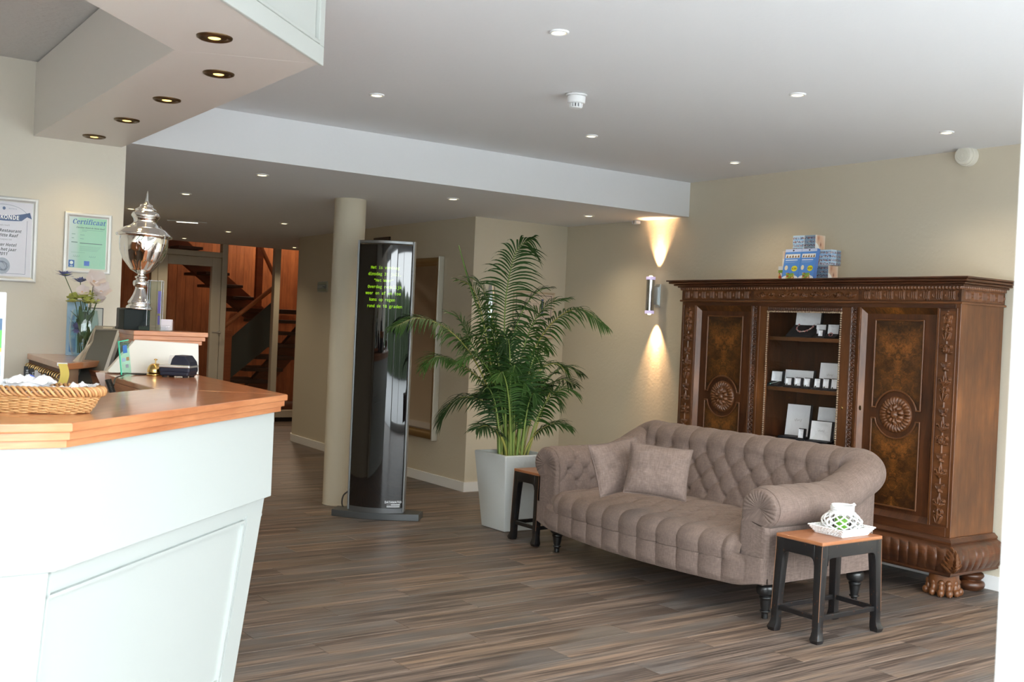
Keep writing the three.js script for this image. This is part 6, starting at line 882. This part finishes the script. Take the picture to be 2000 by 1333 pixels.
{ // on the raised shelf: trophy, black case, crystal award, card holder
  const z = -5.34, base = onZ(258, 643, z), k = depthOf(base) / FOCAL, x0 = base.x, Y = SHELF_TOP, t = thing('silver_trophy', 'tall silver trophy cup with a lid on a black block', 'trophy', [onZ(262, 640, z).x, Y, z]), X = (px, py) => onZ(px, py, z).x - t.position.x, H = (py) => onZ(278, py, z).y - onZ(278, 643, z).y;
  part('black_block', new RoundedBoxGeometry(50 * k, H(603), 34 * k, 2, .003).translate(0, H(603) / 2, 0), phys({ color: rgb(.005, .009, .008), roughness: .5, specularIntensity: .35 }), t);
  const g = new THREE.Group(); g.name = 'cup'; g.position.set(X(270, 600), 0, 0); g.rotation.z = -.035; t.add(g);
  const y = H; part('foot', lathe(smoothPts([[0, y(603)], [24 * k, y(603)], [24 * k, y(598)], [20 * k, y(594)], [22 * k, y(590)], [17 * k, y(582)], [12 * k, y(570)], [10 * k, y(560)], [14 * k, y(556)], [14 * k, y(548)], [9 * k, y(545)], [12 * k, y(540)], [7 * k, y(536)], [7 * k, y(532)]], 90)), M.chrome, g);
  part('bowl', grid(120, 44, (u, v) => { const P = [[7, 534], [20, 526], [33, 508], [40, 490], [44, 474], [46, 462]], q = v * 5, i = Math.min(4, Math.floor(q)), f = q - i, r = mix(P[i][0], P[i + 1][0], f), yy = mix(P[i][1], P[i + 1][1], f), a = u * Math.PI * 2, fl = 1 + .10 * Math.pow(Math.abs(Math.sin(a * 4 + v * 1.6)), .7) * Math.sin(Math.PI * v); return V(Math.cos(a) * r * k * fl, y(yy), Math.sin(a) * r * k * fl); }, null, true), M.chrome, g);
  part('lid', lathe(smoothPts([[46 * k, y(463)], [52 * k, y(461)], [53 * k, y(457)], [48 * k, y(452)], [40 * k, y(445)], [28 * k, y(439)], [22 * k, y(433)], [23 * k, y(426)], [27 * k, y(420)], [24 * k, y(413)], [20 * k, y(411)], [20 * k, y(407)], [13 * k, y(402)], [12 * k, y(398)], [5 * k, y(394)], [3.4 * k, y(390)]], 110)), M.chrome, g);
  part('finial', lathe([[3.4 * k, y(391)], [2.4 * k, y(383)], [1.9 * k, y(376)], [.5 * k, y(370)], [0, y(369)]], 16), M.steel, g);
  part('ribbon_wire', tube([[18 * k, y(440), 40 * k], [24 * k, y(455), 50 * k], [22 * k, y(490), 44 * k], [14 * k, y(520), 26 * k]], .0011, 40, 5), M.steel, g);
  const c = thing('black_case', 'dark grey upright case beside the trophy base on the raised shelf', 'case', [onZ(241, 640, -5.43).x, Y, -5.43]); part('shell', [new RoundedBoxGeometry(.06, .105, .05, 3, .006).translate(0, .0535, 0)], std({ color: rgb(.07, .068, .062), roughness: .5 }), c); part('foot', bx(-.034, .034, 0, .014, -.028, .028, .004), std({ color: rgb(.05, .05, .048), roughness: .5 }), c);
  const ap = onZ(301, 643, -5.27), aw = thing('crystal_award', 'clear crystal block award with a purple engraving on the raised shelf', 'award', [ap.x, Y, -5.27], -.5), kk = depthOf(ap) / FOCAL, cr = phys({ color: rgb(.90, .92, .96), transmission: 1, thickness: 0, roughness: 0, ior: 1.6 }), hh = 98 * kk;
  part('foot', new RoundedBoxGeometry(52 * kk, 9 * kk, 34 * kk, 2, .003).translate(0, 4.6 * kk, 0), cr, aw); part('block', new RoundedBoxGeometry(26 * kk, hh - 9 * kk, 18 * kk, 2, .003).translate(0, 9.2 * kk + (hh - 9 * kk) / 2, 0), cr, aw);
  part('bevel', [[-1, -1], [1, -1], [1, 1], [-1, 1]].map(([a, b]) => bx(a * 13 * kk - .001, a * 13 * kk + .001, 9 * kk, hh, b * 9 * kk - .001, b * 9 * kk + .001)).concat([bx(-13 * kk, 13 * kk, hh - .0015, hh + .0005, -9 * kk, 9 * kk)]), phys({ color: rgb(.86, .9, .94), transmission: .5, thickness: 0, roughness: .35 }), aw);
  part('engraving', [bx(3 * kk, 10 * kk, 34 * kk, 78 * kk, -10.2 * kk, -9.6 * kk), bx(4 * kk, 8 * kk, 12 * kk, 30 * kk, -10.2 * kk, -9.6 * kk)], std({ color: rgb(.16, .07, .42), roughness: .4 }), aw);
  const hp = onZ(325, 645, -5.26), ch = thing('card_holder', 'small clear holder of white business cards right of the crystal award', 'card holder', [hp.x, Y, -5.26], -.5), clear = phys({ color: 0xffffff, transmission: 1, thickness: 0, roughness: .05 }); part('holder', [bx(-.03, .03, .0, .003, -.02, .02), bx(-.03, .03, 0, .03, .012, .014), bx(-.03, .03, 0, .05, -.02, -.018)], clear, ch); part('card_stack', bx(-.026, .026, .004, .058, -.014, .008, .001), std({ color: rgb(.72, .66, .7), roughness: .7 }), ch);
}
{ // wicker basket of wrapped sachets at the near end of the counter
  const c0 = onY(50, 803, CT), k = depthOf(c0) / FOCAL, C = V(c0.x, CT, c0.z), wick = std({ color: rgb(.40, .19, .07), roughness: .5 }), wickL = std({ color: rgb(.55, .30, .12), roughness: .45 });
  const t = thing('wicker_basket', 'oval wicker basket of wrapped sachets at the near end of the counter', 'basket', C, -YAW + .05), RX = 144 * k, RZ = 66 * k, H = .070, r = (y) => mix(.80, 1, Math.pow(y / H, .7));
  const ns = 44, stake = []; for (let i = 0; i < ns; i++) { const a = i / ns * Math.PI * 2; const e = []; for (let q = 0; q <= 4; q++) { const y = q / 4 * H, s = r(y); e.push(V(Math.cos(a) * RX * s, y + .002, Math.sin(a) * RZ * s)); } stake.push(tube(e, .0028, 8, 5)); } part('stakes', stake, wick, t).userData.kind = 'stuff';
  const rows = 13, weave = []; for (let j = 0; j < rows; j++) { const y = .004 + j * (H - .02) / rows, s = r(y), e = [], N = ns * 4; for (let i = 0; i < N; i++) { const a = i / N * Math.PI * 2, w = .0042 * Math.cos(a * ns / 2 + (j % 2) * Math.PI); e.push(V(Math.cos(a) * (RX * s + w), y + .0012 * Math.sin(a * 7 + j), Math.sin(a) * (RZ * s + w))); } weave.push(tube(e, .0033, N * 2, 5, true)); } part('weave', weave, wickL, t).userData.kind = 'stuff';
  for (let j = 0; j < 4; j++) { const e = [], N = 200; for (let i = 0; i < N; i++) { const a = i / N * Math.PI * 2, q = a * 22 + j * Math.PI / 2; e.push(V(Math.cos(a) * (RX * 1.01 + .008 * Math.cos(q)), H - .006 + .011 * Math.sin(q), Math.sin(a) * (RZ * 1.02 + .008 * Math.cos(q)))); } part('braided_rim', tube(e, .0043, 600, 6, true), j % 2 ? wickL : wick, t); }
  part('base', slab(Array.from({ length: 40 }, (_, i) => [Math.cos(i / 40 * 6.2832) * RX * .8, Math.sin(i / 40 * 6.2832) * RZ * .8]), .001, .007), wick, t);
  const paper = std({ color: rgb(.88, .88, .9), roughness: .5, side: THREE.DoubleSide }), lab = ['in the middle of the basket, on top', 'at the left front of the basket', 'behind the left front one in the basket', 'right of the middle of the basket', 'at the far right end of the basket, standing up', 'near the back rim of the basket', 'at the left back of the basket', 'low at the right front of the basket'];
  const spots = [[.05, .0, .03], [-.45, .35, .0], [-.35, -.1, .008], [.38, .12, .002], [.72, .1, .006], [.15, -.45, .0], [-.62, -.2, -.004], [.5, .42, -.004]];
  const ct = Math.cos(t.rotation.y), sn = Math.sin(t.rotation.y);
  spots.forEach(([a, b, c], i) => { const x = a * RX * .85, z = b * RZ * .85, s = thing('wrapped_sachet', 'white wrapped sachet ' + lab[i], 'sachet', [C.x + x * ct + z * sn, CT + H - .016 + c, C.z - x * sn + z * ct], i * 1.3, 'white sachets in the basket'); const w = .13, h = .095;
    part('wrapper', [1, -1].map((sg) => grid(22, 18, (u, v) => { const q = Math.min(u, 1 - u, v, 1 - v) * 2, n = (fbm(u * 6 + i, v * 6, 200 + i, 64, 64, 3) - .5); return V((u - .5) * w, sg * .012 * sstep(0, .5, q) + n * .03 + (i === 4 ? (u - .5) * .05 : 0), (v - .5) * h); })), paper, s); if (i === 0) part('blue_print', grid(10, 6, (a, b2) => { const u = .5 + a * .22, v = .30 + b2 * .14, q = Math.min(u, 1 - u, v, 1 - v) * 2, n = fbm(u * 6, v * 6, 200, 64, 64, 3) - .5; return V((u - .5) * w, .0128 * sstep(0, .5, q) + n * .03, (v - .5) * h); }), std({ color: rgb(.08, .13, .55), roughness: .5 }), s); });
}
{ // photo stand at the left edge
  const p = onZ(8, 700, -3.36), t = thing('brochure_stand', 'white-edged upright brochure stand at the left end of the counter', 'brochure stand', [p.x - .10, CT, -3.36], -.0), hh = onZ(8, 571, -3.36).y - CT, m = canvasTex(128, 256, (x, W, H) => { x.fillStyle = '#e9eef0'; x.fillRect(0, 0, W, H); x.fillStyle = '#3f5c7a'; x.fillRect(0, 36, W, 30); x.fillStyle = '#53a84a'; x.fillRect(0, 66, W, 46); x.fillStyle = '#c9c23a'; x.fillRect(0, 112, W, 10); x.fillStyle = '#8fa0a8'; x.fillRect(0, 130, W, 54); });
  part('frame', new RoundedBoxGeometry(.20, hh, .012, 2, .004).translate(0, hh / 2, 0), M.white, t); part('print', new THREE.PlaneGeometry(.182, hh - .05).translate(0, hh / 2 - .01, .0068), std({ map: m, roughness: .35 }), t); part('foot', bx(-.1, .1, 0, .006, -.05, .05, .002), M.white, t);
}
// ================================================================ areca palm
{
  const C = V(4.535, .50, -6.315), D0 = depthOf(C), t = thing('areca_palm', 'tall leafy areca palm growing in the square planter', 'palm', C);
  const tones = [[.024, .074, .012], [.034, .098, .015], [.05, .125, .02], [.018, .055, .012]].map((c) => phys({ color: rgb(...c), roughness: .58, specularIntensity: .6, transmission: .18, thickness: 0, side: THREE.DoubleSide }));
  const caneM = [std({ color: rgb(.26, .34, .08), roughness: .5 }), std({ color: rgb(.40, .38, .09), roughness: .5 }), std({ color: rgb(.16, .26, .05), roughness: .5 })];
  const P = (px, py, dd = 0) => at(px, py, D0 + dd).sub(C);
  const down = V(0, -1, 0);
  // one leaflet: a narrow folded blade that droops, rooted at p, pointing along d
  const blade = (pos, p, d, nrm, len, wid, droop) => { const n = 7, side = d.clone().cross(nrm).normalize(), rows = []; for (let i = 0; i <= n; i++) { const s = i / n, c = p.clone().addScaledVector(d, len * s).addScaledVector(down, droop * len * s * s), w = wid * Math.pow(Math.sin(Math.PI * Math.min(1, s * .88 + .1)), .8) * (i === n ? .02 : 1); rows.push([c.clone().addScaledVector(side, w).addScaledVector(nrm, w * .35), c, c.clone().addScaledVector(side, -w).addScaledVector(nrm, w * .35)]); }
    for (let i = 0; i < n; i++) for (let k = 0; k < 2; k++) { const a = rows[i][k], b = rows[i][k + 1], c = rows[i + 1][k + 1], e = rows[i + 1][k]; for (const v of [a, b, c, a, c, e]) pos.push(v.x, v.y, v.z); } };
  function frond(pts, len, o = {}) { // pts: rachis points from the soil to the tip; leaflets start at o.from of its length
    const cv = new THREE.CatmullRomCurve3(pts, false, 'centripetal'), from = o.from ?? .45, n = Math.round((o.n ?? 34) * 1.25), pos = [], L = cv.getLength(), f = new THREE.Group(); f.name = 'frond'; t.add(f);
    const face = o.face ?? V(rnd(-.3, .3), 1, rnd(-.3, .3)).normalize();
    for (let i = 0; i < n; i++) { const s = mix(from, .99, Math.pow(i / (n - 1), .92)), p = cv.getPointAt(s), d = cv.getTangentAt(s), lat = d.clone().cross(face).normalize(), nn = lat.clone().cross(d).normalize(), k = (s - from) / (1 - from), ll = len * (.42 + .58 * Math.sin(Math.PI * Math.min(1, k * .82 + .20))) * (k > .9 ? .75 : 1), open = mix(1.15, .35, k * k);
      for (const sg of [-1, 1]) { const q = lat.clone().multiplyScalar(sg * Math.sin(open)).addScaledVector(d, Math.cos(open)).addScaledVector(nn, o.lift ?? .22).add(V(rnd(-.12, .12), rnd(-.12, .12), rnd(-.12, .12))).normalize(); blade(pos, p, q, nn, ll * rnd(.9, 1.22), (o.wid ?? .0066), (o.droop ?? .35) * rnd(.8, 1.3)); } }
    const g = new THREE.BufferGeometry(); g.setAttribute('position', new THREE.Float32BufferAttribute(pos, 3)); g.computeVertexNormals();
    part('leaflets', g, tones[o.tone ?? Math.floor(rnd(4))], f).userData.kind = 'stuff';
    const rings = 60, r0 = o.r ?? .0085, st = grid(8, rings, (u, v) => { const p = cv.getPointAt(v), d = cv.getTangentAt(v), a = d.clone().cross(V(.3, .1, 1)).normalize(), b = d.clone().cross(a), r = r0 * (1.15 - .93 * v); return p.addScaledVector(a, Math.cos(u * 6.2832) * r).addScaledVector(b, Math.sin(u * 6.2832) * r); }, null, true);
    part('stalk', st, caneM[o.cane ?? Math.floor(rnd(3))], f);
  }
  const base = (k) => { const a = k * 2.4, r = .05 + .03 * (k % 3); return V(Math.cos(a) * r, 0, Math.sin(a) * r * .8); };
  const toCam = FWD.clone().negate();
  // the big fronds that make the outline
  frond([base(0), P(993, 800), P(985, 660), P(991, 560), P(1012, 485), P(1042, 466, -.1)], .33, { from: .44, n: 36, face: toCam.clone().add(V(0, .3, 0)).normalize(), droop: .65, lift: .05, tone: 0, wid: .0072 });
  frond([base(1), P(965, 790), P(918, 690), P(868, 640), P(815, 622, -.12), P(768, 640, -.26)], .22, { from: .5, n: 36, face: V(0, 1, .25).normalize(), droop: .55, tone: 1 });
  frond([base(2), P(1005, 790), P(1040, 690), P(1085, 625), P(1130, 604), P(1186, 640, -.1)], .20, { from: .52, n: 32, face: V(0, 1, .3).normalize(), droop: .6, tone: 1 });
  frond([base(3), P(968, 790), P(930, 735), P(885, 705), P(850, 698, -.1), P(828, 716, -.14)], .21, { from: .5, n: 30, droop: .5, tone: 2 });
  frond([base(4), P(975, 820), P(945, 785), P(910, 776), P(880, 790), P(862, 822)], .22, { from: .42, n: 28, droop: .5, tone: 3 });
  frond([base(5), P(1015, 800), P(1040, 745), P(1065, 715), P(1090, 712), P(1108, 730)], .18, { from: .45, n: 26, droop: .45, tone: 2 });
  frond([base(6), P(1010, 820), P(1035, 785), P(1062, 765), P(1080, 768), P(1092, 790)], .18, { from: .4, n: 26, droop: .45, tone: 0 });
  frond([base(7), P(1002, 780), P(1020, 690), P(1045, 625), P(1075, 592), P(1112, 583)], .19, { from: .5, n: 28, droop: .4, tone: 1 });
  frond([base(8), P(972, 780), P(955, 690), P(940, 610), P(920, 560), P(890, 545)], .20, { from: .5, n: 30, droop: .45, tone: 2 });
  frond([base(9), P(985, 780), P(1000, 670), P(1020, 610), P(1050, 570), P(1075, 562)], .20, { from: .5, n: 28, droop: .4, tone: 3 });
  frond([base(10), P(970, 800), P(945, 720), P(915, 660), P(895, 622), P(872, 610)], .20, { from: .5, n: 28, droop: .4, tone: 1 });
  frond([base(11), P(985, 800), P(978, 700), P(960, 620), P(935, 552), P(908, 540)], .20, { from: .56, n: 26, droop: .3, tone: 0, lift: .1 });
  // closed spear
  { const f = new THREE.Group(); f.name = 'frond'; t.add(f); part('stalk', tube([base(12), P(972, 760), P(945, 640), P(918, 560), P(896, 480)], .0042, 60, 6), caneM[2], f); const pos = []; for (let i = 0; i < 10; i++) { const p = P(mix(940, 900, i / 10), mix(625, 495, i / 10)); blade(pos, p, P(893, 476).sub(P(930, 600)).normalize(), toCam, .12, .004, 0); } const g = new THREE.BufferGeometry(); g.setAttribute('position', new THREE.Float32BufferAttribute(pos, 3)); g.computeVertexNormals(); part('leaflets', g, tones[1], f).userData.kind = 'stuff'; }
  // the bushy middle
  for (let k = 0; k < 24; k++) {
    const a = k * 2.39996, out = mix(.12, .42, hash2(k, 1, 5)), hh = mix(.34, 1.02, hash2(k, 2, 5)) - out * .35, dir = V(Math.cos(a), 0, Math.sin(a) * .8);
    if (C.x + dir.x * out > 5.0 && false) continue;
    const b = base(13 + k), p1 = b.clone().addScaledVector(dir, out * .18).setY(hh * .5), p2 = b.clone().addScaledVector(dir, out * .5).setY(hh * .86), p3 = b.clone().addScaledVector(dir, out * .85).setY(hh * 1.0), p4 = b.clone().addScaledVector(dir, out * 1.15).setY(hh * .93);
    frond([b, p1, p2, p3, p4], mix(.15, .22, hash2(k, 3, 5)), { from: .4, n: 24, droop: .45 });
  }
  // bare canes low down
  for (let k = 0; k < 12; k++) { const a = k * 1.9, b = base(k + 40), e = V(b.x * 2.1 + Math.cos(a) * .05, mix(.35, .6, hash2(k, 8, 1)), b.z * 2.1 + Math.sin(a) * .05); part('cane', tube([b, b.clone().lerp(e, .5).add(V(0, .03, 0)), e], .0055, 16, 6), caneM[k % 3], t); }
}
scene.traverse((o) => { if (o.isMesh) { o.castShadow = true; o.receiveShadow = true; } if (o.isLight && o.shadow) o.castShadow = true; });
renderer.render(scene, camera);
